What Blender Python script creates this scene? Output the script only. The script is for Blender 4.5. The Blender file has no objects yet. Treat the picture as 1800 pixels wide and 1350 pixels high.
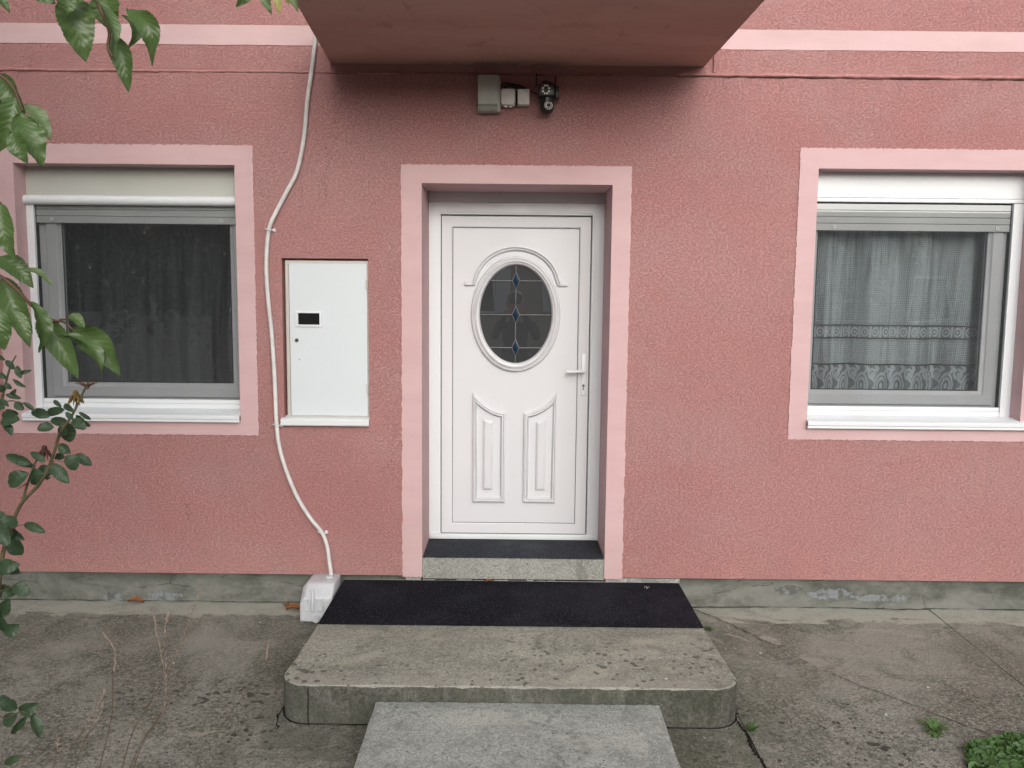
import bpy, bmesh, math, random
from mathutils import Vector, Matrix
C = bpy.context.scene
COL = C.collection
RND = random.Random(7)
PI = math.pi
# ---------------------------------------------------------------- camera
F, PITCH, YAW, ROLL = 1442.0, 0.1026, -0.0019, 0.0098
CP = Vector((0, -4.5, 1.70))
fw = Vector((math.sin(YAW)*math.cos(PITCH), math.cos(YAW)*math.cos(PITCH), -math.sin(PITCH)))
r0 = Vector((math.cos(YAW), -math.sin(YAW), 0)); u0 = r0.cross(fw)
RT = math.cos(ROLL)*r0 + math.sin(ROLL)*u0
UP = -math.sin(ROLL)*r0 + math.cos(ROLL)*u0
cam = bpy.data.cameras.new('camera'); camo = bpy.data.objects.new('camera', cam); COL.objects.link(camo)
M = Matrix.Identity(4)
for i in range(3):
    M[i][0] = RT[i]; M[i][1] = UP[i]; M[i][2] = -fw[i]; M[i][3] = CP[i]
camo.matrix_world = M
cam.sensor_width = 36; cam.lens = F/1800*36; cam.clip_start = 0.02; cam.clip_end = 500
C.camera = camo
# ---------------------------------------------------------------- sky and sun (overcast)
SUN_EL, SUN_AZ = math.radians(22), math.radians(170)      # azimuth clockwise from +y (the wall's inward side)
W = bpy.data.worlds.new('World'); C.world = W; W.use_nodes = True
wn = W.node_tree.nodes; wl = W.node_tree.links; wn.clear()
sk = wn.new('ShaderNodeTexSky'); sk.sky_type = 'NISHITA'; sk.sun_disc = False
sk.sun_elevation = SUN_EL; sk.sun_rotation = SUN_AZ; sk.air_density = 1.0; sk.dust_density = 4.0; sk.ozone_density = 1.0
hs = wn.new('ShaderNodeHueSaturation'); hs.inputs['Saturation'].default_value = 0.30
bg = wn.new('ShaderNodeBackground'); bg.inputs['Strength'].default_value = 0.15
wo = wn.new('ShaderNodeOutputWorld')
wl.new(sk.outputs[0], hs.inputs['Color']); wl.new(hs.outputs[0], bg.inputs[0]); wl.new(bg.outputs[0], wo.inputs[0])
sl = bpy.data.lights.new('sun', 'SUN'); sl.energy = 1.4; sl.angle = math.radians(70); sl.color = (1.0, 0.97, 0.92)
so = bpy.data.objects.new('sun', sl); COL.objects.link(so)
sd = Vector((math.sin(SUN_AZ)*math.cos(SUN_EL), math.cos(SUN_AZ)*math.cos(SUN_EL), math.sin(SUN_EL)))
so.rotation_euler = sd.to_track_quat('Z', 'Y').to_euler(); so.location = sd*20
C.view_settings.view_transform = 'Standard'; C.view_settings.look = 'None'; C.view_settings.gamma = 1
C.view_settings.exposure = 0.42
C.cycles.max_bounces = 8; C.cycles.transparent_max_bounces = 24; C.cycles.diffuse_bounces = 5

# ---------------------------------------------------------------- node expression helper
class S:
    def __init__(s, nt, sock): s.nt = nt; s.k = sock
    def _m(s, op, *a, clamp=False):
        n = s.nt.nodes.new('ShaderNodeMath'); n.operation = op; n.use_clamp = clamp
        for i, v in enumerate((s,)+a):
            if isinstance(v, S): s.nt.links.new(v.k, n.inputs[i])
            else: n.inputs[i].default_value = v
        return S(s.nt, n.outputs[0])
    def __add__(s, o): return s._m('ADD', o)
    def __radd__(s, o): return s._m('ADD', o)
    def __sub__(s, o): return s._m('SUBTRACT', o)
    def __rsub__(s, o): return (s*-1)+o
    def __mul__(s, o): return s._m('MULTIPLY', o)
    def __rmul__(s, o): return s._m('MULTIPLY', o)
    def __truediv__(s, o): return s._m('DIVIDE', o)
    def gt(s, o): return s._m('GREATER_THAN', o)
    def lt(s, o): return s._m('LESS_THAN', o)
    def abs(s): return s._m('ABSOLUTE')
    def frac(s): return s._m('FRACT')
    def max(s, o): return s._m('MAXIMUM', o)
    def min(s, o): return s._m('MINIMUM', o)
    def sqrt(s): return s._m('SQRT')
    def sin(s): return s._m('SINE')
    def sm(s, a, b, c=0.0, d=1.0):
        n = s.nt.nodes.new('ShaderNodeMapRange'); n.interpolation_type = 'SMOOTHSTEP'
        s.nt.links.new(s.k, n.inputs[0])
        for i, v in enumerate((a, b, c, d)): n.inputs[i+1].default_value = v
        return S(s.nt, n.outputs[0])
class MT:
    def __init__(s, name, rough=0.6, spec=0.4, color=(0.5,0.5,0.5), metal=0):
        s.m = bpy.data.materials.new(name); s.m.use_nodes = True; s.nt = s.m.node_tree
        s.b = s.nt.nodes['Principled BSDF']; s.out = s.nt.nodes['Material Output']
        s.b.inputs['Roughness'].default_value = rough; s.b.inputs['Specular IOR Level'].default_value = spec
        s.b.inputs['Base Color'].default_value = (*color, 1); s.b.inputs['Metallic'].default_value = metal
        s._pos = None
    def pos(s, kind='Position'):
        if kind == 'Position': n = s.nt.nodes.new('ShaderNodeNewGeometry'); return n.outputs['Position']
        n = s.nt.nodes.new('ShaderNodeTexCoord'); return n.outputs[kind]
    def xyz(s, vec=None):
        n = s.nt.nodes.new('ShaderNodeSeparateXYZ'); s.nt.links.new(vec or s.pos(), n.inputs[0])
        return [S(s.nt, n.outputs[i]) for i in range(3)]
    def scaled(s, sc, vec=None, loc=(0,0,0)):
        n = s.nt.nodes.new('ShaderNodeMapping'); s.nt.links.new(vec or s.pos(), n.inputs[0])
        n.inputs['Scale'].default_value = sc; n.inputs['Location'].default_value = loc; return n.outputs[0]
    def noise(s, scale, detail=3, rough=0.55, dist=0, vec=None):
        n = s.nt.nodes.new('ShaderNodeTexNoise'); s.nt.links.new(vec or s.pos(), n.inputs['Vector'])
        n.inputs['Scale'].default_value = scale; n.inputs['Detail'].default_value = detail
        n.inputs['Roughness'].default_value = rough; n.inputs['Distortion'].default_value = dist
        return S(s.nt, n.outputs[0])
    def vor(s, scale, feature='F1', out='Distance', vec=None, rnd=1):
        n = s.nt.nodes.new('ShaderNodeTexVoronoi'); n.feature = feature; s.nt.links.new(vec or s.pos(), n.inputs['Vector'])
        n.inputs['Scale'].default_value = scale; n.inputs['Randomness'].default_value = rnd
        return S(s.nt, n.outputs[out])
    def mix(s, f, a, b, mode='MIX'):
        n = s.nt.nodes.new('ShaderNodeMix'); n.data_type = 'RGBA'; n.blend_type = mode
        for i, v in ((0, f), (6, a), (7, b)):
            if isinstance(v, S): s.nt.links.new(v.k, n.inputs[i])
            elif i == 0: n.inputs[0].default_value = v
            elif isinstance(v, tuple): n.inputs[i].default_value = (*v, 1)
            else: s.nt.links.new(v, n.inputs[i])
        return n.outputs[2]
    def color(s, c): s.nt.links.new(c.k if isinstance(c, S) else c, s.b.inputs['Base Color'])
    def bump(s, h, dist=0.003, strength=1.0):
        n = s.nt.nodes.new('ShaderNodeBump'); n.inputs['Distance'].default_value = dist; n.inputs['Strength'].default_value = strength
        s.nt.links.new(h.k, n.inputs['Height']); s.nt.links.new(n.outputs[0], s.b.inputs['Normal'])
    def rough(s, r): s.nt.links.new(r.k, s.b.inputs['Roughness'])

def m_stucco():
    t = MT('pink_stucco', 0.85, 0.2)
    warp = t.noise(30, 2)
    wv = t.scaled((0.62, 1, 1)); n1 = t.noise(120, 4, 0.65, 0.25, wv); n2 = t.noise(45, 3, 0.6, 0.2, wv)
    worm = (n1-0.44).abs().sm(0.0, 0.05)
    h = n1*1.6 + worm*0.35 + n2*0.5 + t.noise(3.0, 2)*0.8
    t.bump(h, 0.0034, 1.0)
    big = t.noise(0.7, 2, 0.5, 0.3)
    c = t.mix(big.sm(0.32, 0.68), (0.405, 0.192, 0.187), (0.440, 0.222, 0.216))
    fine = t.noise(70, 3, 0.7)
    c = t.mix(fine.sm(0.3, 0.7, 0.0, 0.22), c, t.mix(1.0, c, (0.72, 0.70, 0.70), 'MULTIPLY'))
    gp = t.noise(1.6, 4, 0.6, 0.5, t.scaled((1, 1, 1.4), loc=(5, 0, 2)))
    c = t.mix(gp.sm(0.42, 0.66, 0, 0.30), c, (0.40, 0.262, 0.255))
    grit = t.noise(230, 2, 0.6)
    c = t.mix(grit.sm(0.56, 0.74, 0.0, 0.2), c, (0.62, 0.40, 0.385))
    c = t.mix(worm.sm(0.0, 1.0, 0.20, 0.0), c, (0.20, 0.10, 0.095))
    ck = t.vor(0.75, 'DISTANCE_TO_EDGE', vec=t.scaled((1, 1, .8), loc=(3.3, 0, 1.7))) - t.noise(7, 4, 0.7)*0.10 + 0.045
    c = t.mix(ck.abs().lt(0.0011)*t.noise(1.6, 2).gt(0.53)*0.45, c, (0.17, 0.09, 0.085))
    x, y, z = t.xyz()
    # dirty runs below the plaster bead, grime around it
    st = t.noise(1.0, 4, 0.7, 0.0, t.scaled((22, 1, 2.2)))
    run = z.sm(2.66, 2.885)*z.lt(2.893)*st.sm(0.48, 0.75)
    c = t.mix(run*0.35, c, (0.20, 0.12, 0.105))
    patch = t.noise(2.2, 5, 0.65, 0.6)
    c = t.mix(patch.sm(0.56, 0.75, 0, 0.35), c, (0.36, 0.21, 0.20))
    under = z.sm(0.45, 0.99)*z.lt(1.0)*t.noise(1.0, 4, 0.7, 0.0, t.scaled((16, 1, 1.1), loc=(3, 0, 0))).sm(0.52, 0.72)
    c = t.mix(under*0.30, c, (0.27, 0.17, 0.155))
    foot = z.sm(0.42, 0.14)*t.noise(5, 4).sm(0.3, 0.7)
    c = t.mix(foot*0.35, c, (0.50, 0.24, 0.21))
    t.color(c); return t.m
def m_smooth(name='pale_pink_paint', a=(0.56,0.385,0.395), b=(0.51,0.34,0.35)):
    t = MT(name, 0.8, 0.25)
    n = t.noise(2.0, 5, 0.6, 0.3, t.scaled((1, 1, 3)))
    c = t.mix(n.sm(0.25, 0.75), b, a)
    g = t.noise(9, 5, 0.7, 0.5)
    c = t.mix(g.sm(0.58, 0.8, 0, 0.5), c, (0.42, 0.31, 0.29))
    x, y, z = t.xyz()
    low = z.sm(0.55, 0.13)*t.noise(7, 4, 0.6).sm(0.35, 0.65)
    c = t.mix(low*0.5, c, (0.50, 0.36, 0.32))
    t.color(c); t.bump(t.noise(60, 3)*0.4 + t.noise(8, 3)*1.0, 0.002, 0.8); return t.m
def m_soffit():
    t = MT('soffit_paint', 0.9, 0.15)
    n = t.noise(1.3, 5, 0.65, 0.5, t.scaled((0.6, 2.2, 1)))
    c = t.mix(n.sm(0.35, 0.68), (0.46, 0.265, 0.235), (0.51, 0.315, 0.28))
    g = t.noise(7, 6, 0.7, 0.8)
    c = t.mix(g.sm(0.55, 0.75, 0, 0.6), c, (0.24, 0.14, 0.11))
    c = t.mix(t.noise(1, 5, 0.7, 0.6, t.scaled((1.1, 14, 1))).sm(0.5, 0.7, 0, 0.4), c, (0.46, 0.29, 0.26))
    x, y, z = t.xyz()
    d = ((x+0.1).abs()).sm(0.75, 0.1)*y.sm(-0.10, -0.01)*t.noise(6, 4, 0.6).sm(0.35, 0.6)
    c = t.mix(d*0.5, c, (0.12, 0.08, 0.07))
    t.color(c); t.bump(t.noise(35, 4)*0.7 + t.noise(5, 3)*1.2, 0.004, 0.8); return t.m
def m_pvc(name, col=(0.80,0.81,0.82), rough=0.35, dirt=(0.52,0.50,0.44), amt=0.35, grain=False):
    t = MT(name, rough, 0.45)
    n = t.noise(2.5, 5, 0.65, 0.4)
    c = t.mix(n.sm(0.52, 0.85, 0.0, amt), col, dirt)
    sp = t.vor(34, 'F1'); sp2 = t.noise(5, 2)
    c = t.mix(sp.lt(0.055)*sp2.gt(0.56)*0.6, c, (0.30, 0.24, 0.18))
    t.color(c)
    h = t.noise(14, 3)*0.5
    if grain: h = h + t.noise(1, 4, 0.7, 0.3, t.scaled((180, 180, 14)))*0.5
    t.bump(h, 0.0008, 0.6); t.rough(t.noise(6, 4).sm(0.3, 0.7, rough-0.07, rough+0.14)); return t.m
def m_plinth():
    t = MT('plinth_cement', 0.9, 0.2)
    n = t.noise(2.2, 6, 0.65, 0.5, t.scaled((1, 1, 2.5)))
    c = t.mix(n.sm(0.36, 0.64), (0.088, 0.092, 0.078), (0.185, 0.188, 0.170))
    g = t.noise(24, 5, 0.7)
    c = t.mix(g.sm(0.4, 0.75, 0, 0.4), c, (0.25, 0.245, 0.225))
    x, y, z = t.xyz()
    m = (z + t.noise(9, 4)*0.12 - 0.06).sm(0.06, 0.13)*t.noise(3, 4).sm(0.35, 0.6)
    c = t.mix(m*0.6, c, (0.055, 0.06, 0.045))
    ck = t.vor(1.7, 'DISTANCE_TO_EDGE', vec=t.scaled((0.8, 1, 1.3)))
    wob = t.noise(14, 4, 0.7)*0.05
    line = (ck - wob + 0.022).abs().lt(0.0016)*t.noise(2.4, 2).gt(0.5)
    c = t.mix(line*0.7, c, (0.05, 0.05, 0.045))
    # areas where the reinforcing mesh of blue glass fibre shows
    px = [(-2.27, -0.01, .085, .045), (-1.98, .0, .12, .035), (1.58, .07, .10, .035), (1.80, .05, .17, .045), (2.12, .03, .22, .028)]
    msk = None
    for (cx, cz, rx, rz) in px:
        d = (((x-cx)/rx)*((x-cx)/rx) + ((z-cz)/rz)*((z-cz)/rz))
        e = (d + t.noise(22, 5, 0.75)*2.4).lt(1.75)
        msk = e if msk is None else msk.max(e)
    grid = (x/0.0075).frac().gt(0.62).max((z/0.0075).frac().gt(0.62))
    c = t.mix(msk, c, (0.11, 0.11, 0.10))
    c = t.mix(msk*grid*t.noise(18, 3).sm(0.42, 0.58), c, (0.25, 0.28, 0.30))
    t.color(c); t.bump(g*0.5 + n*1.5 - msk*0.6 - line*1.0, 0.004, 0.9); return t.m
def m_ground():
    t = MT('yard_concrete', 0.92, 0.2)
    x, y, z = t.xyz()
    n = t.noise(1.3, 6, 0.62, 0.4, t.scaled((1.2, 0.9, 1)))
    c = t.mix(n.sm(0.40, 0.60), (0.140, 0.136, 0.112), (0.265, 0.265, 0.232))
    m = t.noise(3.7, 6, 0.7, 0.8)
    c = t.mix(m.sm(0.46, 0.68, 0, 0.85), c, (0.095, 0.102, 0.078))
    # exposed aggregate
    ag = t.vor(115, 'F1', 'Color'); agd = t.vor(115)
    agb = t.noise(62, 6, 0.8, 0.3)
    wear = (y + n*0.8).sm(-0.15, -0.7)
    c = t.mix(agb.sm(0.46, 0.66, 0, 0.85), c, (0.34, 0.33, 0.29))
    c = t.mix(agb.sm(0.50, 0.34, 0, 1)*(wear*0.6+0.25), c, (0.048, 0.042, 0.036))
    c = t.mix(t.noise(2.2, 5, 0.7, 0.5, t.scaled((1, 1, 1), loc=(9, 1, 0))).sm(0.52, 0.66, 0, 0.45), c, (0.19, 0.195, 0.165))
    c = t.mix(agd.lt(0.34)*t.noise(33, 3).gt(0.56)*wear*0.7, c, (0.46, 0.435, 0.40))
    # pale cement smear along the foot of the wall
    e = t.noise(2.6, 6, 0.68, 1.2, t.scaled((0.8, 2.0, 1)))
    pale = (y + (e-0.5)*0.42).sm(-0.165, -0.135)
    tr = t.noise(7, 5, 0.7, 0.6)
    c = t.mix(pale*tr.sm(0.30, 0.55, 0.45, 0.92), c, (0.39, 0.385, 0.335))
    pl = t.noise(1.9, 5, 0.6, 1.4, t.scaled((1, 1.6, 1), loc=(4, 2, 0)))
    c = t.mix(pl.sm(0.66, 0.69)*0.75, c, (0.33, 0.315, 0.27))
    # diagonal scrape of mortar right of the step
    dl = (x - 1.12 + y*0.62 + (t.noise(5, 4)-0.5)*0.10).abs()
    c = t.mix(dl.sm(0.055, 0.03)*y.sm(-0.95, -0.4)*y.lt(-0.1)*t.noise(6, 4).sm(0.44, 0.52)*0.9, c, (0.33, 0.315, 0.275))
    # lichen spots, thick towards the front
    zone = y.sm(-0.55, -1.1)*(x.abs()).sm(2.6, 1.4)
    warp = t.scaled((1, 1, 1))
    v = t.vor(26, 'SMOOTH_F1', vec=t.pos()) + (t.noise(45, 3)-0.5)*0.22
    thr = t.noise(2.4, 4, 0.6).sm(0.40, 0.72, 0.02, 0.30)
    spot = (v - thr).lt(0.0)*zone
    c = t.mix(spot*0.85, c, (0.045, 0.045, 0.038))
    v2 = t.vor(60) + (t.noise(80, 2)-0.5)*0.3
    c = t.mix(v2.lt(0.16)*t.noise(4, 3).gt(0.5)*0.7, c, (0.05, 0.048, 0.04))
    # greenish algae hugging the step
    al = (x.abs()).sm(1.25, 0.95)*t.noise(6, 5).sm(0.35, 0.6)
    c = t.mix(al*0.55, c, (0.075, 0.08, 0.055))
    t.color(c)
    t.bump(agb*1.0 + agd*(-0.8) + m*1.2 + t.noise(0.9, 3)*3.0, 0.0045, 1.0); return t.m
def m_concrete(name, a, b, spots=0.8, green=0.0, region=None, scale=1.0):
    t = MT(name, 0.9, 0.22)
    x, y, z = t.xyz()
    n = t.noise(1.7*scale, 6, 0.65, 0.5, t.scaled((0.8, 1.6, 1)))
    c = t.mix(n.sm(0.35, 0.66), a, b)
    g = t.noise(105, 4, 0.8); g2 = t.noise(48, 5, 0.75, 0.4)
    c = t.mix(g2.sm(0.42, 0.72, 0, 0.5), c, tuple(min(1, v*1.35) for v in b))
    c = t.mix(g2.sm(0.5, 0.28, 0, 0.55), c, tuple(v*0.55 for v in a))
    c = t.mix(g.sm(0.52, 0.38, 0, 0.55), c, tuple(v*0.42 for v in a))
    c = t.mix(g.sm(0.54, 0.66, 0, 0.6), c, tuple(min(1, v*1.55) for v in b))
    st = t.noise(4, 7, 0.72, 1.2)
    c = t.mix(st.sm(0.48, 0.70, 0, 0.75), c, tuple(v*0.60 for v in a))
    c = t.mix(t.noise(2.3, 6, 0.7, 0.6, t.scaled((1, 1.3, 1), loc=(7, 3, 1))).sm(0.52, 0.68, 0, 0.5), c, (b[0]*1.25, b[1]*1.22, b[2]*1.15))
    if region:
        c = t.mix((y+t.noise(8, 3)*0.1).sm(-1.07, -1.16)*t.noise(5, 4).sm(0.3, 0.6)*0.5, c, (0.36, 0.35, 0.31))
    if green: 
        c = t.mix(t.noise(4, 5, 0.7).sm(0.38, 0.62, 0, green), c, (0.06, 0.065, 0.045))
        c = t.mix(t.noise(1, 4, 0.7, 0, t.scaled((26, 26, 5))).sm(0.5, 0.8, 0, 0.35), c, (0.25, 0.25, 0.22))
    if spots:
        v = t.vor(24, 'SMOOTH_F1') + (t.noise(50, 3)-0.5)*0.2
        thr = t.noise(2.6, 3, 0.6).sm(0.40, 0.66, 0.08, 0.29)
        k = (v - thr).lt(0.0)
        if region: k = k*y.sm(region[0], region[1])
        c = t.mix(k*spots, c, (0.095, 0.092, 0.08))
        c = t.mix((t.vor(38)+(t.noise(60, 2)-.5)*.1).lt(0.13)*t.noise(5, 3).gt(0.50)*0.85, c, (0.06, 0.057, 0.05))
        c = t.mix((t.vor(70)+(t.noise(90, 2)-.5)*.1).lt(0.14)*t.noise(7, 2).gt(0.47)*0.8, c, (0.07, 0.065, 0.055))
    t.color(c); t.bump(g*0.7 + t.noise(12, 4)*1.0 + t.noise(160, 2)*0.5 - t.vor(55).lt(0.12)*0.6, 0.0035, 1.0); return t.m
def m_carpet(name, col, fleck):
    t = MT(name, 0.97, 0.08)
    n = t.noise(110, 3, 0.85); n2 = t.noise(3.0, 5, 0.6)
    c = t.mix(n.sm(0.35, 0.65), tuple(v*0.40 for v in col), tuple(v*1.35 for v in col))
    c = t.mix(n2.sm(0.4, 0.72, 0, 0.6), c, tuple(v*1.8+0.005 for v in col))
    c = t.mix(t.noise(85, 3, 0.8).sm(0.58, 0.68, 0, 0.85), c, fleck)
    sp = t.vor(70); c = t.mix(sp.lt(0.09)*0.7, c, (0.35, 0.35, 0.38))
    t.color(c); t.bump(n*1.0 + t.noise(6, 3)*1.0, 0.003, 1.0); return t.m
def m_plain(name, col, rough=0.5, spec=0.4, metal=0, var=0.25, sc=20):
    t = MT(name, rough, spec, col, metal)
    n = t.noise(sc, 4, 0.6)
    t.color(t.mix(n.sm(0.35, 0.7), col, tuple(max(0, v*(1-var)) for v in col)))
    t.bump(n, 0.0006, 0.5); return t.m
def m_glass(name, tint=(0.85,0.9,0.9), ior=1.7, haze=0.0):
    m = bpy.data.materials.new(name); m.use_nodes = True; nt = m.node_tree; nt.nodes.clear()
    tr = nt.nodes.new('ShaderNodeBsdfTransparent'); tr.inputs[0].default_value = (*tint, 1)
    gl = nt.nodes.new('ShaderNodeBsdfGlossy'); gl.inputs['Roughness'].default_value = 0.0; gl.inputs[0].default_value = (1,1,1,1)
    fr = nt.nodes.new('ShaderNodeFresnel'); fr.inputs[0].default_value = ior
    nz = nt.nodes.new('ShaderNodeTexNoise'); nz.inputs['Scale'].default_value = 2.2; nz.inputs['Detail'].default_value = 1
    gg = nt.nodes.new('ShaderNodeNewGeometry'); nt.links.new(gg.outputs['Position'], nz.inputs['Vector'])
    bp = nt.nodes.new('ShaderNodeBump'); bp.inputs['Distance'].default_value = 0.004; bp.inputs['Strength'].default_value = 0.4
    nt.links.new(nz.outputs[0], bp.inputs['Height']); nt.links.new(bp.outputs[0], gl.inputs['Normal'])
    mx = nt.nodes.new('ShaderNodeMixShader'); o = nt.nodes.new('ShaderNodeOutputMaterial')
    bk = S(nt, gg.outputs['Backfacing']); fac = S(nt, fr.outputs[0])*(1-bk) + bk*0.06
    nt.links.new(fac.k, mx.inputs[0]); nt.links.new(tr.outputs[0], mx.inputs[1]); nt.links.new(gl.outputs[0], mx.inputs[2])
    if haze:
        df = nt.nodes.new('ShaderNodeBsdfDiffuse'); df.inputs[0].default_value = (0.30, 0.31, 0.32, 1)
        m2 = nt.nodes.new('ShaderNodeMixShader'); m2.inputs[0].default_value = haze
        nt.links.new(mx.outputs[0], m2.inputs[1]); nt.links.new(df.outputs[0], m2.inputs[2]); nt.links.new(m2.outputs[0], o.inputs[0])
    else: nt.links.new(mx.outputs[0], o.inputs[0])
    return m
def alpha_mat(name, col, alpha_fn, rough=0.9, transl=0.0):
    t = MT(name, rough, 0.1, col); a = alpha_fn(t)
    t.nt.links.new(a.k, t.b.inputs['Alpha']) ; return t.m
def m_screen():
    def f(t):
        return t.noise(5, 4)*0.14 + t.noise(420, 2)*0.2 + 0.15
    return alpha_mat('insect_screen_mesh', (0.060, 0.065, 0.070), f)
def m_lace():
    def f(t):
        u, v, _ = t.xyz(t.pos('UV'))
        net = (u/0.0105).frac().lt(0.40).max((v/0.0105).frac().lt(0.40))
        cell = t.noise(90, 2)
        a = net*0.55*cell.sm(0.2, 0.6, 0.6, 1.0) + 0.45
        def band(z0, z1, val, a):
            k = v.gt(z0)*v.lt(z1); return a*(1-k) + k*val
        # ornament band with crossed circles
        uu = ((u/0.062).frac()-0.5)*0.062; vv = v-1.535
        d = ((uu*uu)/(0.018*0.018) + (vv*vv)/(0.022*0.022)).sqrt()
        orn = (d-1.0).abs().lt(0.24).max(d.lt(0.35)).max((uu.abs()-0.028).abs().lt(0.0035))
        a = band(1.495, 1.575, orn*0.5+0.45, a)
        dl = (u/0.010).frac().gt(0.4)
        for zc in (1.588, 1.482, 1.362): a = band(zc-0.005, zc+0.005, dl*0.6+0.3, a)
        for zc in (1.572, 1.498): a = band(zc-0.0045, zc+0.0045, 0.06, a)
        a = band(1.343, 1.352, 0.05, a)
        # hem with big pointed ovals and scrolls
        p = 0.118
        uu = ((u/p).frac()-0.5)*p; vv = v-1.225
        d = ((uu*uu)/(0.036*0.036) + (vv*vv)/(0.082*0.082)).sqrt() + vv.abs()*2.0
        ring = (d-1.0).abs().lt(0.13).max((d-0.62).abs().lt(0.13)).max(d.lt(0.25))
        ub = (((u/p)+0.5).frac()-0.5)*p; vb = v-1.295
        d2 = ((ub*ub)/(0.020*0.020) + (vb*vb)/(0.026*0.026)).sqrt()
        fl = (d2-1.0).abs().lt(0.3).max(d2.lt(0.4))
        sw = ((u*106.5 + (v*70).sin()*1.8).sin()).gt(0.35)
        hem = ring.max(fl).max(sw*(d.gt(1.15)))
        a = band(0.9, 1.343, hem*0.58+0.38, a)
        fold = t.noise(1, 3, .6, 0, t.scaled((17, 1, 0.4), t.pos('UV'))).sm(0.40, 0.64)
        return (a*(fold*0.42+0.72)+fold*0.12).min(1.0)
    return alpha_mat('white_lace', (0.66, 0.70, 0.73), f)
def m_dotcurtain():
    def f(t):
        u, v, _ = t.xyz(t.pos('UV'))
        uu = (u/0.019).frac()-0.5; vv = (v/0.019).frac()-0.5
        dot = (uu*uu+vv*vv).sqrt().lt(0.26)
        net = (u/0.006).frac().lt(0.30)
        fold = t.noise(1, 3, .6, 0, t.scaled((26, 1, 0.5), t.pos('UV'))).sm(0.38, 0.66)
        return (dot*0.42*v.sm(2.0, 1.3, .15, 1.0)*t.noise(7, 3).sm(.35, .6) + net*0.08 + fold*0.30 + 0.03)
    return alpha_mat('dark_dotted_net', (0.22, 0.23, 0.24), f)
def m_leaf(name, top, under, rough=0.42, veins=9.0, holes=0.0):
    t = MT(name, rough, 0.4)
    u, v, _ = t.xyz(t.pos('UV'))
    vv = (v-0.5).abs()*2
    mid = vv.lt(0.045)
    vein = ((u*veins - vv*1.9).frac()-0.5).abs().lt(0.055)
    pos = t.pos()
    n = t.noise(30, 4, 0.6)
    c = t.mix(n.sm(0.35, 0.68), tuple(x*0.72 for x in top), tuple(x*1.2 for x in top))
    obi = t.nt.nodes.new('ShaderNodeObjectInfo'); rd = S(t.nt, obi.outputs['Random'])
    c = t.mix(rd*0.45, c, under)
    c = t.mix(mid.max(vein*0.7)*0.5, c, under)
    c = t.mix(t.noise(120, 3, 0.7).sm(0.68, 0.76, 0, 0.5), c, (0.20, 0.17, 0.06))
    gm = t.nt.nodes.new('ShaderNodeNewGeometry')
    c = t.mix(S(t.nt, gm.outputs['Backfacing'])*0.6, c, under)
    t.color(c)
    t.bump(mid*-0.8 + n*0.4 + ((u*veins - vv*1.9)*6.283).sin()*0.14, 0.0010, 0.8)
    tl = t.nt.nodes.new('ShaderNodeBsdfTranslucent'); t.nt.links.new(t.mix(1.0, c, (0.8, 1.0, 0.35), 'MULTIPLY'), tl.inputs[0])
    mx = t.nt.nodes.new('ShaderNodeMixShader'); mx.inputs[0].default_value = 0.25
    t.nt.links.new(t.b.outputs[0], mx.inputs[1]); t.nt.links.new(tl.outputs[0], mx.inputs[2]); t.nt.links.new(mx.outputs[0], t.out.inputs[0])
    return t.m

MAT = {}
MAT['stucco'] = m_stucco(); MAT['pale'] = m_smooth(); MAT['soffit'] = m_soffit()
MAT['pvc'] = m_pvc('white_pvc', (0.66,0.685,0.71)); MAT['door'] = m_pvc('door_pvc', (0.585,0.59,0.615), 0.38, (0.54,0.53,0.50), 0.3, True)
MAT['box'] = m_pvc('aged_shutter_box', (0.46,0.465,0.43), 0.45, (0.34,0.33,0.27), 0.6)
MAT['grey'] = m_pvc('window_pvc', (0.47,0.49,0.51), 0.4); MAT['slat'] = m_pvc('slat_pvc', (0.44,0.46,0.46), 0.45)
MAT['metal_white'] = m_pvc('white_sheet_metal', (0.585,0.625,0.655), 0.4, (0.52,0.55,0.57), 0.25)
MAT['frame_old'] = m_pvc('chipped_white_frame', (0.50,0.475,0.44), 0.5, (0.34,0.29,0.25), 0.6)
MAT['plinth'] = m_plinth(); MAT['ground'] = m_ground()
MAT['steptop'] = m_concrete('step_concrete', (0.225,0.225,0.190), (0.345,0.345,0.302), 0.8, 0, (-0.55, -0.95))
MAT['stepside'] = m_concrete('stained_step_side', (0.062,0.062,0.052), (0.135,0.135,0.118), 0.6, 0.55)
MAT['walk'] = m_concrete('walk_slab_concrete', (0.300,0.318,0.298), (0.385,0.408,0.382), 0.35, 0, None, 1.5)
MAT['thresh'] = m_concrete('threshold_concrete', (0.27,0.27,0.245), (0.34,0.34,0.315), 0.2)
MAT['mat'] = m_carpet('navy_door_mat', (0.012,0.012,0.017), (0.058,0.060,0.075)); MAT['mat2'] = m_carpet('slate_mat', (0.040,0.044,0.052), (0.08,0.085,0.095))
MAT['conduit'] = m_plain('white_corrugated_plastic', (0.74,0.73,0.72), 0.45, 0.4, 0, 0.15)
MAT['glass'] = m_glass('window_glass', (0.93,0.95,0.95), 2.6)
MAT['doorglass'] = m_glass('smoked_door_glass', (0.45,0.47,0.49), 2.5, 0.10)
MAT['screen'] = m_screen(); MAT['lace'] = m_lace(); MAT['dotnet'] = m_dotcurtain()
MAT['gasket'] = m_plain('dark_gasket', (0.02,0.022,0.025), 0.7)
MAT['lead'] = m_plain('lead_came', (0.30,0.31,0.32), 0.45, 0.5, 0.6)
MAT['bevel'] = m_plain('dark_bevelled_glass', (0.008,0.030,0.060), 0.04, 0.9)
MAT['steel'] = m_plain('lock_steel', (0.25,0.24,0.23), 0.35, 0.5, 0.9)
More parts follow.
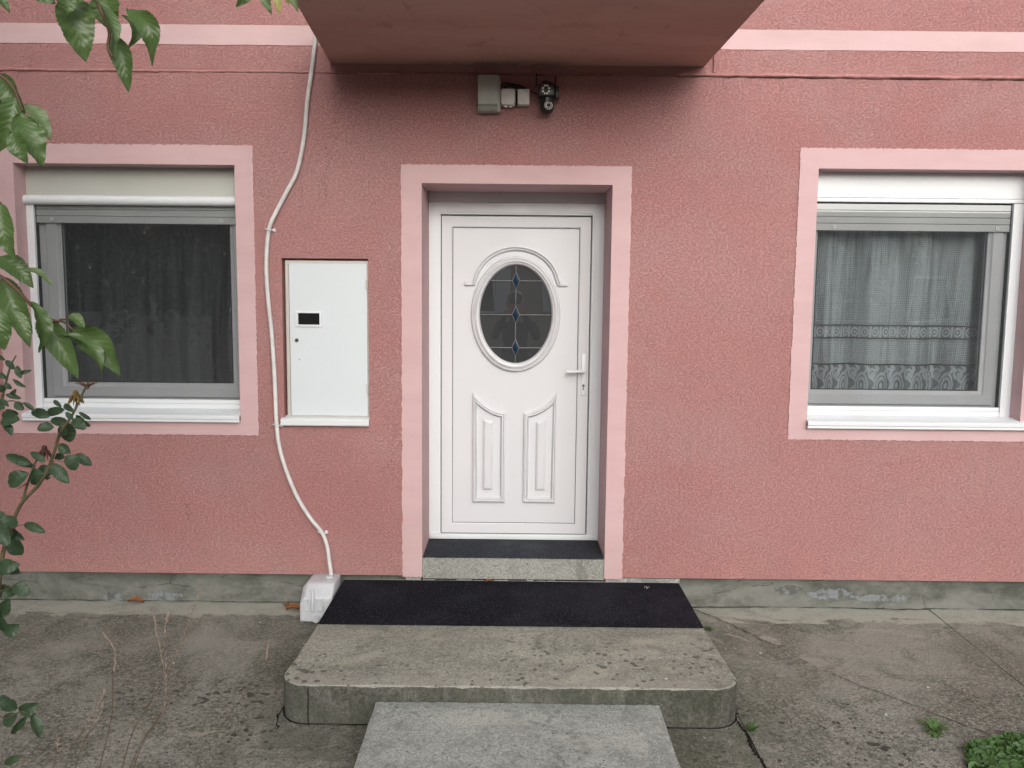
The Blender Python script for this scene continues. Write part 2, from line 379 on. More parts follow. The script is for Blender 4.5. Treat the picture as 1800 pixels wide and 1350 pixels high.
MAT['black'] = m_plain('black_plastic', (0.010,0.011,0.012), 0.32, 0.5)
MAT['darkg'] = m_plain('meter_window', (0.012,0.012,0.014), 0.12, 0.6)
MAT['led'] = m_plain('camera_led', (0.92,0.92,0.86), 0.25, 0.6)
MAT['greybox'] = m_plain('grey_box_plastic', (0.42,0.43,0.39), 0.5, 0.4, 0, 0.15)
MAT['whitebox'] = m_plain('white_box_plastic', (0.70,0.68,0.65), 0.5, 0.4, 0, 0.15)
MAT['greyd'] = m_plain('grey_lower_cover', (0.23,0.235,0.20), 0.5)
MAT['hdpe'] = m_plain('milky_plastic', (0.78,0.80,0.84), 0.35, 0.45, 0, 0.12, 8)
MAT['hdpe'].node_tree.nodes['Principled BSDF'].inputs['Transmission Weight'].default_value = 0.35
MAT['cherry'] = m_leaf('cherry_leaf', (0.028,0.066,0.021), (0.092,0.148,0.048), 0.36); MAT['rose'] = m_leaf('rose_leaf', (0.017,0.040,0.022), (0.050,0.085,0.045), 0.45, 7)
MAT['paleleaf'] = m_leaf('pale_cherry_leaf', (0.075,0.12,0.045), (0.14,0.20,0.09)); MAT['yellowleaf'] = m_leaf('yellowing_leaf', (0.28,0.25,0.05), (0.30,0.30,0.10))
MAT['clover'] = m_leaf('creeper_leaf', (0.050,0.115,0.028), (0.12,0.22,0.075), 0.5, 5)
MAT['twig'] = m_plain('twig_bark', (0.10,0.055,0.035), 0.7, 0.3, 0, 0.4, 60); MAT['rosestem'] = m_plain('rose_stem', (0.10,0.085,0.045), 0.6, 0.3, 0, 0.5, 40)
MAT['bark'] = m_plain('cherry_bark', (0.09,0.07,0.06), 0.85, 0.2, 0, 0.5, 25)
MAT['straw'] = m_plain('dry_straw', (0.30,0.235,0.19), 0.8, 0.2, 0, 0.35, 60); MAT['straws'] = m_plain('dry_stalk', (0.12,0.085,0.06), 0.8, 0.2, 0, 0.3, 60)
MAT['dead'] = m_plain('dead_leaf', (0.30,0.12,0.045), 0.75, 0.2, 0, 0.5, 90)
MAT['soil'] = m_plain('garden_soil', (0.06,0.045,0.032), 0.95, 0.1, 0, 0.5, 12)
MAT['room'] = m_plain('room_wall', (0.42,0.40,0.37), 0.9, 0.1)
MAT['pebble'] = m_plain('pebble', (0.42,0.40,0.36), 0.8, 0.2)
MAT['crack'] = m_plain('joint_dirt_and_shade', (0.022,0.020,0.016), 0.95, 0.1, 0, 0.5, 40)
MAT['render2'] = m_plain('grey_white_render', (0.66,0.66,0.64), 0.9, 0.1, 0, 0.25, 3)
MAT['render3'] = m_plain('cream_render', (0.42,0.38,0.33), 0.9, 0.1, 0, 0.25, 1)
MAT['tile'] = m_plain('roof_tile', (0.26,0.11,0.07), 0.85, 0.1, 0, 0.4, 5)
MAT['asphalt'] = m_plain('street_asphalt', (0.055,0.055,0.055), 0.95, 0.1)
MAT['grass'] = m_plain('gravel_ground', (0.24,0.225,0.20), 0.95, 0.1, 0, 0.5, 3)

# ---------------------------------------------------------------- mesh helpers
def tag(o, label=None, cat=None, group=None, kind=None):
    if label: o['label'] = label
    if cat: o['category'] = cat
    if group: o['group'] = group
    if kind: o['kind'] = kind
    return o
def empty(name, loc=(0,0,0)):
    o = bpy.data.objects.new(name, None); o.location = loc; COL.objects.link(o); o.empty_display_size = .1; return o
def mk(name, V, Fc, mat, parent=None, smooth=False, uv=None):
    me = bpy.data.meshes.new(name); me.from_pydata([tuple(v) for v in V], [], Fc)
    if uv:
        l = me.uv_layers.new(name='UVMap')
        for lp in me.loops: l.data[lp.index].uv = uv[lp.vertex_index]
    for m in (mat if isinstance(mat, (list, tuple)) else [mat]): me.materials.append(m)
    if smooth:
        for p in me.polygons: p.use_smooth = True
    me.update()
    o = bpy.data.objects.new(name, me); COL.objects.link(o)
    if parent:
        o.parent = parent; o.matrix_parent_inverse = Matrix.Translation(-world_loc(parent))
    return o
def world_loc(o):
    v = Vector(o.location)
    p = o.parent
    if p: v = o.matrix_parent_inverse.translation + v + world_loc(p)
    return v
class B:
    """collects shapes into one mesh"""
    def __init__(s): s.bm = bmesh.new()
    def box(s, x0, x1, y0, y1, z0, z1, bev=0.0, seg=2):
        vs = [s.bm.verts.new((x, y, z)) for x in (x0, x1) for y in (y0, y1) for z in (z0, z1)]
        idx = [(0,1,3,2),(4,6,7,5),(0,4,5,1),(2,3,7,6),(0,2,6,4),(1,5,7,3)]
        fs = [s.bm.faces.new([vs[i] for i in f]) for f in idx]
        if bev > 0:
            es = set(e for f in fs for e in f.edges)
            bmesh.ops.bevel(s.bm, geom=list(es), offset=bev, segments=seg, profile=0.5, affect='EDGES')
        return s
    def quad(s, *p): s.bm.faces.new([s.bm.verts.new(q) for q in p]); return s
    def sweep(s, path, prof, closed=True, sign=1, cap=False):
        """path in XZ, profile of (inward offset, y)"""
        n = len(path); rings = []
        for i, p in enumerate(path):
            p = Vector(p)
            a = Vector(path[(i-1) % n]) if (closed or i > 0) else None
            b = Vector(path[(i+1) % n]) if (closed or i < n-1) else None
            d1 = (p-a).normalized() if a is not None else (b-p).normalized()
            d2 = (b-p).normalized() if b is not None else d1
            n1 = Vector((-d1.y, d1.x)); n2 = Vector((-d2.y, d2.x))
            m = (n1+n2); m = m/max(0.25, m.dot(n1)) if m.length > 1e-6 else n1
            rings.append([s.bm.verts.new((p.x+m.x*o*sign, y, p.y+m.y*o*sign)) for o, y in prof])
        rr = range(n) if closed else range(n-1)
        for i in rr:
            A = rings[i]; Bq = rings[(i+1) % n]
            for k in range(len(prof)-1): s.bm.faces.new((A[k], Bq[k], Bq[k+1], A[k+1]))
        if cap and not closed:
            s.bm.faces.new(rings[0]); s.bm.faces.new(rings[-1][::-1])
        return s
    def tube(s, pts, rad, seg=8, capped=True):
        pts = [Vector(p) for p in pts]; n = len(pts); rings = []
        up = Vector((0, 0, 1)); prev = None
        for i, p in enumerate(pts):
            d = (pts[min(i+1, n-1)]-pts[max(i-1, 0)]).normalized()
            if prev is None:
                a = d.cross(up);  a = a if a.length > 1e-3 else d.cross(Vector((1,0,0)))
                a.normalize()
            else: a = (prev - d*prev.dot(d)).normalized()
            prev = a; b = d.cross(a); r = rad[i] if isinstance(rad, (list, tuple)) else rad
            rings.append([s.bm.verts.new(p + (a*math.cos(t)+b*math.sin(t))*r) for t in [2*PI*k/seg for k in range(seg)]])
        for i in range(n-1):
            for k in range(seg): s.bm.faces.new((rings[i][k], rings[i][(k+1)%seg], rings[i+1][(k+1)%seg], rings[i+1][k]))
        if capped: s.bm.faces.new(rings[0][::-1]); s.bm.faces.new(rings[-1])
        return s
    def cyl(s, c, r, h, axis='y', seg=20, r2=None):
        d = {'x': Vector((1,0,0)), 'y': Vector((0,1,0)), 'z': Vector((0,0,1))}[axis]
        c = Vector(c); return s.tube([c, c+d*h], [r, r2 if r2 is not None else r], seg)
    def sphere(s, c, r, u=12, v=8, sc=(1,1,1)):
        m = Matrix.Translation(c) @ Matrix.Diagonal((sc[0], sc[1], sc[2], 1))
        bmesh.ops.create_uvsphere(s.bm, u_segments=u, v_segments=v, radius=r, matrix=m); return s
    def prism(s, poly, y0, y1, bev=0):
        a = [s.bm.verts.new((x, y0, z)) for x, z in poly]; b = [s.bm.verts.new((x, y1, z)) for x, z in poly]
        n = len(poly); fs = [s.bm.faces.new(a), s.bm.faces.new(b[::-1])]
        for i in range(n): fs.append(s.bm.faces.new((a[i], b[i], b[(i+1)%n], a[(i+1)%n])))
        if bev: bmesh.ops.bevel(s.bm, geom=list(fs[0].edges), offset=bev, segments=2, profile=0.5, affect='EDGES')
        return s
    def obj(s, name, mat, parent=None, smooth=False):
        bmesh.ops.recalc_face_normals(s.bm, faces=s.bm.faces)
        me = bpy.data.meshes.new(name); s.bm.to_mesh(me); s.bm.free()
        for m in (mat if isinstance(mat, (list, tuple)) else [mat]): me.materials.append(m)
        if smooth:
            for p in me.polygons: p.use_smooth = True
            try: me.set_sharp_from_angle(angle=math.radians(38))
            except Exception: pass
        o = bpy.data.objects.new(name, me); COL.objects.link(o)
        if parent:
            o.parent = parent; o.matrix_parent_inverse = Matrix.Translation(-world_loc(parent))
        return o
def rect(x0, x1, z0, z1): return [(x0, z0), (x1, z0), (x1, z1), (x0, z1)]
def at(px, py, Y):
    """world point on the plane y = Y seen at photo position (px, py)"""
    d = fw + RT*((px-900)/F) + UP*((675-py)/F)
    return CP + d*((Y-CP.y)/d.y)
def gz(y): return -0.035 + 0.03*max(-3.2, min(0, y))
def spline(pts, n):
    pts = [Vector(p) for p in pts]; P = [pts[0]*2-pts[1]]+pts+[pts[-1]*2-pts[-2]]; out = []
    for i in range(1, len(P)-2):
        for k in range(n):
            t = k/n; a, b, c, d = P[i-1], P[i], P[i+1], P[i+2]
            out.append(0.5*((2*b)+(c-a)*t+(2*a-5*b+4*c-d)*t*t+(3*b-a-3*c+d)*t**3))
    out.append(pts[-1]); return out

# ================================================================ SETTING: ground
def patch(name, x0, x1, y0, y1, z, mat, nx, ny, parent=None, amp=0.0, thick=0.0, seed=0):
    V = []; Fc = []; r = random.Random(seed)
    ph = [r.uniform(0, 6) for _ in range(4)]
    for j in range(ny+1):
        for i in range(nx+1):
            x = x0+(x1-x0)*i/nx; y = y0+(y1-y0)*j/ny
            zz = z(y) if callable(z) else z
            V.append((x, y, zz + amp*(math.sin(x*2.1+ph[0])*math.sin(y*2.7+ph[1])+0.5*math.sin(x*5.3+ph[2])*math.sin(y*4.9+ph[3]))))
    for j in range(ny):
        for i in range(nx):
            a = j*(nx+1)+i; Fc.append((a, a+1, a+nx+2, a+nx+1))
    if thick:
        n0 = len(V)
        border = [i for i in range(nx+1)] + [(j)*(nx+1)+nx for j in range(1, ny+1)] + [ny*(nx+1)+i for i in range(nx-1, -1, -1)] + [j*(nx+1) for j in range(ny-1, 0, -1)]
        for b in border: V.append((V[b][0], V[b][1], V[b][2]-thick))
        m = len(border)
        for k in range(m): Fc.append((border[(k+1)%m], border[k], n0+k, n0+(k+1)%m))
    return mk(name, V, Fc, mat, parent)
# base under everything, out to the horizon
tag(patch('ground', -220, 220, -240, 120, -0.22, MAT['grass'], 20, 20), kind='structure')
jb = patch('joint_bed', -7, 7, -9.2, 0.06, lambda y: gz(y)-0.022, MAT['crack'], 10, 30); tag(jb, kind='structure')
yard = empty('yard_paving', (0, -4, -0.1)); tag(yard, kind='structure')
J = 0.007
slabs = [(-7, 0.976, -1.62, 0.05), (-7, -2.95, -9, -1.627), (-2.943, 0.966, -2.9, -1.627),
         (0.983, 2.38-J/2, -1.285+J/2, 0.05), (2.38+J/2, 4.6, -1.285+J/2, 0.05), (4.607, 7, -1.285+J/2, 0.05),
         (0.976+J, 2.38-J/2, -2.9, -1.285-J/2), (2.38+J/2, 4.6, -2.9, -1.285-J/2), (4.607, 7, -2.9, -1.285-J/2),
                  (-2.943, 0.966, -5.4, -2.907), (0.973, 2.6, -5.4, -2.907), (2.607, 7, -5.4, -2.907), (-2.943, 1.6, -9, -5.407), (1.607, 7, -9, -5.407)]
for k, (x0, x1, y0, y1) in enumerate(slabs):
    patch('concrete_slab', x0, x1, y0, y1, gz, MAT['ground'], max(2, int((x1-x0)*8)), max(2, int((y1-y0)*8)), yard, 0.0035, 0.03, k)
# wandering cracks lying in the paving
def crack(pts, w, name='crack'):
    V = []; Fc = []; P = spline([(x, y, 0) for x, y in pts], 10); r = random.Random(len(pts)*7+int(w*1e4))
    for i, p in enumerate(P):
        d = (P[min(i+1, len(P)-1)]-P[max(i-1, 0)]).normalized(); nrm = Vector((-d.y, d.x, 0)); p = p + nrm*r.uniform(-.006, .006)
        ww = w*r.uniform(0.4, 1.3)
        for s_ in (-1, 1):
            q = p+nrm*ww*s_; V.append((q.x, q.y, gz(q.y)+0.0065))
        if i: a = 2*i; Fc.append((a-2, a-1, a+1, a))
    return mk(name, V, Fc, MAT['crack'], yard)
crack([(1.03, -0.02), (1.12, -0.12), (1.22, -0.26), (1.33, -0.45)], 0.0028)
crack([(1.50, -0.72), (1.60, -0.86), (1.72, -0.98), (1.86, -1.14), (1.98, -1.27)], 0.0022)
crack([(0.955, -1.17), (0.965, -1.22), (0.972, -1.30), (0.965, -1.4), (0.985, -1.52), (0.975, -1.7)], 0.006)
crack([(-0.965, -1.05), (-0.985, -1.18), (-0.955, -1.29)], 0.004)
crack([(-3.0, 0.02), (-2.4, 0.022), (-2.0, 0.028), (-1.5, 0.02), (-1.0, 0.026)], 0.004)
crack([(1.0, 0.005), (1.3, 0.02), (1.8, 0.028), (2.2, 0.01), (2.5, 0.026), (3.0, 0.02)], 0.005)
tag(patch('street', -60, 60, -21.6, -11.2, -0.19, MAT['asphalt'], 10, 2), kind='structure')
tag(patch('flower_bed', -5.5, -0.98, -4.3, -2.25, lambda y: gz(y)+0.018, MAT['soil'], 20, 14, None, 0.01, 0.03), kind='structure')
tag(patch('planting_strip', 2.06, 5.0, -2.6, -1.46, lambda y: gz(y)+0.012, MAT['soil'], 14, 10, None, 0.004, 0.02), kind='structure')

# ================================================================ HOUSE
house = empty('house', (0, 0, 0)); tag(house, 'pink stuccoed house with white door and two windows behind the concrete step', 'house')
XL, XR, ZT = -7.0, 7.5, 6.2
DO = (-0.505, 0.522, 0.10, 2.318)            # door opening
WL = (-2.70, -1.510, 1.02, 2.404)            # left window opening
WR = (1.624, 2.80, 1.02, 2.415)
MC = (-1.268, -0.797, 1.025, 1.912)          # meter cabinet recess
ZB = 0.143
def facade():
    xs = sorted({XL, XR, DO[0], DO[1], WL[0], WL[1], WR[0], WR[1], MC[0], MC[1]}); zs = sorted({ZB, ZT, DO[3], WL[2], WL[3], WR[3], MC[2], MC[3]})
    def inside(x, z):
        for (a, b, c, d) in (DO, WL, WR, MC):
            if a < x < b and c < z < d: return True
        return False
    b = B(); V = {}
    def vv(x, y, z):
        k = (round(x, 4), y, round(z, 4))
        if k not in V: V[k] = b.bm.verts.new((x, y, z))
        return V[k]
    for i in range(len(xs)-1):
        for j in range(len(zs)-1):
            if inside((xs[i]+xs[i+1])/2, (zs[j]+zs[j+1])/2): continue
            b.bm.faces.new((vv(xs[i],0,zs[j]), vv(xs[i+1],0,zs[j]), vv(xs[i+1],0,zs[j+1]), vv(xs[i],0,zs[j+1])))
    # bottom drip edge and recess sides of the meter cabinet
    for (a, c) in ((XL, DO[0]), (DO[1], XR)):
        b.quad((a, 0, ZB), (c, 0, ZB), (c, 0.06, ZB), (a, 0.06, ZB))
    a, c, d, e = MC
    b.quad((a,0,d),(a,.06,d),(a,.06,e),(a,0,e)); b.quad((c,0,d),(c,.06,d),(c,.06,e),(c,0,e)); b.quad((a,0,e),(c,0,e),(c,.06,e),(a,.06,e)); b.quad((a,0,d),(c,0,d),(c,.06,d),(a,.06,d))
    b.quad((a,.06,d),(c,.06,d),(c,.06,e),(a,.06,e))
    return b.obj('wall', MAT['stucco'], house)
facade()
# rest of the shell: side, back, inner partitions, ceiling, roof
b = B(); b.box(XL, XL+.3, 0.01, 9, -0.1, ZT); b.box(XR-.3, XR, 0.01, 9, -0.1, ZT); b.box(XL, XR, 8.7, 9, -0.1, ZT); b.obj('side_wall', MAT['stucco'], house)
b = B(); b.box(XL+.3, XR-.3, 3.4, 3.5, 0, 2.8); b.box(-0.92, -0.84, .42, 3.4, 0, 2.8); b.box(.84, .92, .42, 3.4, 0, 2.8)
b.box(XL+.3, XR-.3, .42, 8.7, 2.8, 2.9); b.box(XL+.3, XR-.3, .42, 8.7, 0.15, 0.25); b.obj('inner_wall', MAT['room'], house)
# inner face of the front wall, with the openings left free
b = B()
cuts = [(XL+.3, WL[0]-.02, 0.2, 2.85), (WL[0]-.02, -1.42, 0.2, 1.05), (WL[0]-.02, -1.42, 2.42, 2.85), (-1.42, DO[0]-.03, .2, 2.85), (DO[0]-.03, DO[1]+.03, 2.34, 2.85), (DO[1]+.03, 1.515, .2, 2.85), (1.515, 2.83, .2, 1.05), (1.515, 2.83, 2.44, 2.85), (2.83, XR-.3, .2, 2.85)]
for (x0, x1, z0, z1) in cuts: b.box(x0, x1, 0.24 if x1 < -1.4 or x0 > 1.5 else 0.39, 0.41, z0, z1)
b.obj('lining', MAT['room'], house)
b = B(); b.box(XL-.3, XR+.3, -.35, 9.3, ZT, ZT+.2); b.obj('roof', MAT['tile'], house)

def wavy_edge(o, amt=0.002, seed=1): return o
def surround(x0, x1, z0, z1, X0, X1, Z0, Z1, depth, bottom=True, name='window_surround'):
    """flat painted border X..Z.. around opening x..z.., standing 4 mm proud, with its reveals; slightly uneven hand-painted edge"""
    r = random.Random(int(x0*1000)); V = []; Fc = []
    def side(a0, a1, b0, b1, n):      # outer edge a0->a1, inner edge b0->b1
        st = len(V); pr = 0
        for i in range(n+1):
            t = i/n; j = r.uniform(-.0034, .0034) if 0 < i < n else 0
            A = Vector(a0).lerp(Vector(a1), t); Bv = Vector(b0).lerp(Vector(b1), t)
            d = (A-Bv).normalized()*j
            wv = 0.0015*math.sin(t*9+x0)
            V.append((A.x+d.x, -.0005, A.y+d.y)); V.append((A.x+d.x, -.005, A.y+d.y)); V.append((Bv.x, -.005+0, Bv.y)); V.append((Bv.x, depth, Bv.y))
        for i in range(n):
            for k in range(3): a = st+4*i+k; Fc.append((a, a+4, a+5, a+1))
    n = 130
    side((X0, Z0), (X0, Z1), (x0, z0), (x0, z1), n); side((X0, Z1), (X1, Z1), (x0, z1), (x1, z1), n); side((X1, Z1), (X1, Z0), (x1, z1), (x1, z0), n)
    if bottom: side((X1, Z0), (X0, Z0), (x1, z0), (x0, z0), n)
    else:
        for (xa, xb) in ((X0, x0), (x1, X1)):
            st = len(V); V.extend([(xa, -.005, Z0), (xb, -.005, Z0), (xb, .06, Z0), (xa, .06, Z0)]); Fc.append((st, st+1, st+2, st+3))
    return mk(name, V, Fc, MAT['pale'], house)
surround(WL[0], WL[1], WL[2], WL[3], -2.812, -1.411, 0.936, 2.507, 0.25)
surround(WR[0], WR[1], WR[2], WR[3], 1.522, 2.915, 0.944, 2.522, 0.25)
surround(DO[0], DO[1], 0.137, DO[3], -0.616, 0.624, 0.137, 2.416, 0.40, False, 'door_surround')
# pale band and the plaster bead
def band(x0, x1):
    r = random.Random(int(x0*100)); V = []; Fc = []; n = 120
    for i in range(n+1):
        x = x0+(x1-x0)*i/n
        V += [(x, -.0005, 3.025+r.uniform(-.0015,.0015)), (x, -.0035, 3.0265+r.uniform(-.0015,.0015)), (x, -.0035, 3.127+r.uniform(-.0015,.0015)), (x, -.0005, 3.1285)]
        if i: 
            for k in range(3): a = 4*i+k; Fc.append((a-4, a, a+1, a-3))
    mk('painted_band', V, Fc, m_band, house)
m_band = m_smooth('band_paint', (0.60,0.42,0.43), (0.52,0.36,0.365))
band(XL, -0.965); band(1.0, XR)
def bead(x0, x1, z, rr, seed):
    r = random.Random(seed); V = []; Fc = []; n = int((x1-x0)/0.03); jit = 0
    for i in range(n+1):
        x = x0+(x1-x0)*i/n; jit = jit*.8+r.uniform(-.0012, .0012); R = rr(x)*r.uniform(.85, 1.12)
        for k in range(7):
            a = -PI/2+PI*k/6; V.append((x, 0.001-math.cos(a)*R*1.15, z+jit+math.sin(a)*R))
        if i:
            for k in range(6): a = 7*i+k; Fc.append((a-7, a, a+1, a-6))
    return mk('plaster_bead', V, Fc, MAT['stucco2'], house, True)
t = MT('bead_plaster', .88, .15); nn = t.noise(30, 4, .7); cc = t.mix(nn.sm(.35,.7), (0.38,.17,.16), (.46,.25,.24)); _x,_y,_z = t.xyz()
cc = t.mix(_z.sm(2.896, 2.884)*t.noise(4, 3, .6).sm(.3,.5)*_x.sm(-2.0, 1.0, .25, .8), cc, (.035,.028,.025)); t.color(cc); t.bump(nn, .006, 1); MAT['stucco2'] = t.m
bead(XL, -1.9, 2.890, lambda x: 0.0085, 3); bead(-1.9, 0.85, 2.890, lambda x: 0.0065, 4); bead(0.85, XR, 2.894, lambda x: 0.0125, 5)
b = B(); b.box(1.040, 1.058, -0.012, 0.0, 2.905, 3.024, 0.004); b.obj('bead_upright', MAT['stucco'], house)
# balcony
bal = B(); V = []
o = B(); poly = [(-0.985, 0), (1.005, 0)]
bal.bm.verts.ensure_lookup_table()
def balcony():
    b = B(); y1 = -1.06
    pts0 = [(-0.992, 0.0), (1.000, 0.0), (1.028, y1), (-0.930, y1)]
    a = [b.bm.verts.new((x, y, 2.937)) for x, y in pts0]; c = [b.bm.verts.new((x, y, 3.10)) for x, y in pts0]
    fs = [b.bm.faces.new(a), b.bm.faces.new(c[::-1])]
    for i in range(4): fs.append(b.bm.faces.new((a[i], c[i], c[(i+1)%4], a[(i+1)%4])))
    b.bm.edges.ensure_lookup_table()
    es = [e for e in b.bm.edges if abs(e.verts[0].co.z-e.verts[1].co.z) < .01 and e.verts[0].co.z < 3 and not (e.verts[0].co.y > -.01 and e.verts[1].co.y > -.01)]
    bmesh.ops.bevel(b.bm, geom=es, offset=.012, segments=3, profile=.5, affect='EDGES')
    o = b.obj('balcony', MAT['soffit'], house, True)
    p = B()
    for (xa, xb, ya, yb) in ((-.93, 1.02, y1+.03, y1+.06), (-.96, -.93, y1+.03, -.01), (.98, 1.01, y1+.03, -.01)):
        p.box(xa, xb, ya, yb, 4.03, 4.06, .004); p.box(xa, xb, ya, yb, 3.20, 3.225, .004)
    p.obj('railing', MAT['steel'], o)
    me0 = B().box(-.006, .006, -.006, .006, 3.10, 4.03).obj('baluster', MAT['steel'], o)
    me0.location = (-.93, y1+.045, 0)
    for k in range(1, 17):
        c = me0.copy(); COL.objects.link(c); c.location = (-.93+1.94*k/16, y1+.045, 0)
balcony()
# plinth
b = B()
for (x0, x1) in ((XL, DO[0]-.002), (DO[1]+.002, XR)):
    n = 40
    b.box(x0, x1, 0.028, 0.2, -0.25, ZB+.002)
b.obj('plinth', MAT['plinth'], house)
for q in ((-.60, -.512, .004), (.53, .95, .006)): B().box(q[0], q[1], q[2], .03, .09, .137, .004).obj('plinth_patch', MAT['thresh'], house)

# ---------------------------------------------------------------- door
def door():
    x0, x1, z0, z1, y = -0.503, 0.521, 0.258, 2.312, 0.352
    f = B(); p = rect(x0, x1, z0-.038, z1-.052)
    f.sweep(p, [(0, y+.06), (0, y), (.012, y-.002), (.058, y-.002), (.060, y+.004), (.068, y+.004), (.072, y+.012), (.072, y+.06)])
    f.box(x0, x1, y-.001, y+.06, z1-.0495, z1+.01, .002)
    f.box(x0+.01, x1-.01, y-.018, y-.003, z0, z0+.030, .003)
    door_o = B()
    lx0, lx1, lz0, lz1 = -0.429, 0.444, 0.290, 2.182
    frame = f.obj('door_frame', MAT['pvc'], house, True)
    # leaf with stiles and rails swept as one mitred ring
    ring = door_o.sweep(rect(lx0, lx1, lz0, lz1), [(0, y+.055), (0, y+.001), (.004, y-.003), (.056, y-.003), (.061, y-.001), (.064, y+.004), (.070, y+.006), (.070, y+.02)])
    d = ring.obj('door', MAT['door'], house, True)
    # infill panel with a true oval opening
    cx, cz, rx, rz = 0.009, 1.613, 0.236, 0.317
    n = 96; V = []; Fc = []; X0, X1, Z0, Z1 = lx0+.066, lx1-.066, lz0+.066, lz1-.066
    for i in range(n):
        a = 2*PI*i/n; c, s = math.cos(a), math.sin(a); V.append((cx+rx*c, y+.008, cz+rz*s))
        # project to the rectangle border
        tx = ((X1-cx)/c if c > 0 else (X0-cx)/c) if abs(c) > 1e-6 else 1e9; tz = ((Z1-cz)/s if s > 0 else (Z0-cz)/s) if abs(s) > 1e-6 else 1e9
        t = min(tx, tz); V.append((cx+c*t, y+.008, cz+s*t))
    for i in range(n): j = (i+1) % n; Fc.append((2*i, 2*j, 2*j+1, 2*i+1))
    for (qx, qz) in ((X0, Z0), (X1, Z0), (X1, Z1), (X0, Z1)):
        # corner triangles
        a = math.atan2(qz-cz, qx-cx) % (2*PI); i = int(a/(2*PI)*n); j = (i+1) % n
        V.append((qx, y+.008, qz)); Fc.append((2*i+1, 2*j+1, len(V)-1))
    mk('infill_panel', V, Fc, MAT['door'], d)
    # joint line around the infill
    B().sweep(rect(X0-.001, X1+.001, Z0-.001, Z1+.001), [(0, y+.0045), (0, y+.0025), (.0028, y+.0025), (.0028, y+.009)]).obj('panel_joint', MAT['gasket'], d)
    B().sweep(rect(lx0-.003, lx1+.003, lz0-.003, lz1+.003), [(0, y+.003), (.004, y+.006)]).obj('leaf_gap', MAT['gasket'], d)
    ov = [(cx+.264*math.cos(2*PI*i/80), cz+.340*math.sin(2*PI*i/80)) for i in range(80)]
    B().sweep(ov, [(0, y+.009), (.001, y-.004), (.006, y-.014), (.014, y-.017), (.0165, y-.008), (.0205, y-.008), (.024, y-.021), (.031, y-.024), (.034, y-.014), (.044, y-.010), (.052, y+.004), (.053, y+.02)], sign=1).obj('oval_moulding', MAT['door'], d, True)
    # glass
    V = [(cx, y+.010, cz)]; n = 64
    for i in range(n): V.append((cx+.215*math.cos(2*PI*i/n), y+.010, cz+.295*math.sin(2*PI*i/n)))
    V2 = [(a, b_+.006, c) for a, b_, c in V]; Fc = [(0, 1+i, 1+(i+1) % n) for i in range(n)]
    Fc += [(n+1, n+2+(i+1) % n, n+2+i) for i in range(n)] + [(1+i, n+2+i, n+2+(i+1) % n, 1+(i+1) % n) for i in range(n)]
    g = mk('oval_glass', V+V2, Fc, MAT['doorglass'], d)
    B().box(-.25, .27, y+.05, y+.055, 1.28, 1.95).obj('inner_screen', m_plain('inner_grey_glass', (0.11,0.115,0.12), .3), d)
    yg = y+.0075
    def came(pts): B().tube(pts, .0024, 6).obj('came', MAT['lead'], g, True)
    zs = [cz+.197, cz-.002, cz-.197]; hw, hh = .022, .050
    ze = [cz+.288] + sum([[z+hh, z-hh] for z in zs], []) + [cz-.288]
    for i in range(0, 8, 2): came([(cx-.001, yg, ze[i]), (cx-.001, yg, ze[i+1])])
    for z in zs:
        w = .206*math.sqrt(max(0, 1-((z-cz)/.289)**2))
        came([(cx-w, yg, z), (cx-hw, yg, z)]); came([(cx+hw, yg, z), (cx+w, yg, z)])
        came([(cx, yg, z+hh), (cx+hw, yg, z), (cx, yg, z-hh), (cx-hw, yg, z), (cx, yg, z+hh)])
        b = B(); q = [(cx, z+hh-.003), (cx+hw-.003, z), (cx, z-hh+.003), (cx-hw+.003, z)]
        vs = [b.bm.verts.new((a, yg+.002, c)) for a, c in q]; inn = [b.bm.verts.new((cx+(a-cx)*.55, yg-.002, z+(c-z)*.55)) for a, c in q]
        b.bm.faces.new(inn)
        for k in range(4): b.bm.faces.new((vs[k], vs[(k+1)%4], inn[(k+1)%4], inn[k]))
        b.obj('bevelled_diamond', MAT['bevel'], g)
    # arch moulding with little feet
    ar = [(-.296, 1.786), (-.296, 1.800), (-.262, 1.800)]
    arc = []
    for i in range(25):
        a = math.radians(173-i*(173-7)/24); arc.append((cx+.246*math.cos(a), 1.776+.221*math.sin(a)))
    pth = [(cx-.300, 1.793), (cx-.252, 1.793)] + arc[1:-1] + [(cx+.252, 1.793), (cx+.300, 1.793)]
    B().sweep(pth, [(-.014, y+.009), (-.013, y-.001), (-.007, y-.009), (-.002, y-.010), (0, y+.001), (.003, y+.001), (.006, y-.014), (.0115, y-.014), (.014, y+.009)], closed=False, sign=1, cap=True).obj('arch_moulding', MAT['door'], d, True)
    for sx in (-1, 1): B().box(*sorted((cx+sx*.256, cx+sx*.304)), y-.013, y+.009, 1.780, 1.802, .004).obj('arch_foot', MAT['door'], d, True)
    # lower raised panels with swooping tops
    for sgn in (-1, 1):
        def X(v): return cx+sgn*v
        top = []
        for i in range(11):
            t_ = i/10; top.append((X(.250-.195*t_), 1.150-.122*math.sin(t_*PI/2)**.8))
        poly = [(X(.055), .484), (X(.250), .484)] + top
        sg = 1 if sgn > 0 else -1
        B().sweep(poly, [(0, y+.009), (.001, y-.010), (.009, y-.015), (.014, y-.007), (.018, y-.007), (.021, y-.014), (.026, y-.006), (.030, y+.007), (.036, y+.0075)], sign=sg).obj('panel_moulding', MAT['door'], d, True)
        q = [(X(.130), .560), (X(.188), .560)] + [(X(.188-.058*i/6), .990-.016*math.sin(i/6*PI/2)) for i in range(7)]
        bb = B(); bb.sweep(q, [(0, y+.009), (.001, y-.003), (.012, y-.010), (.014, y-.010)], sign=sg)
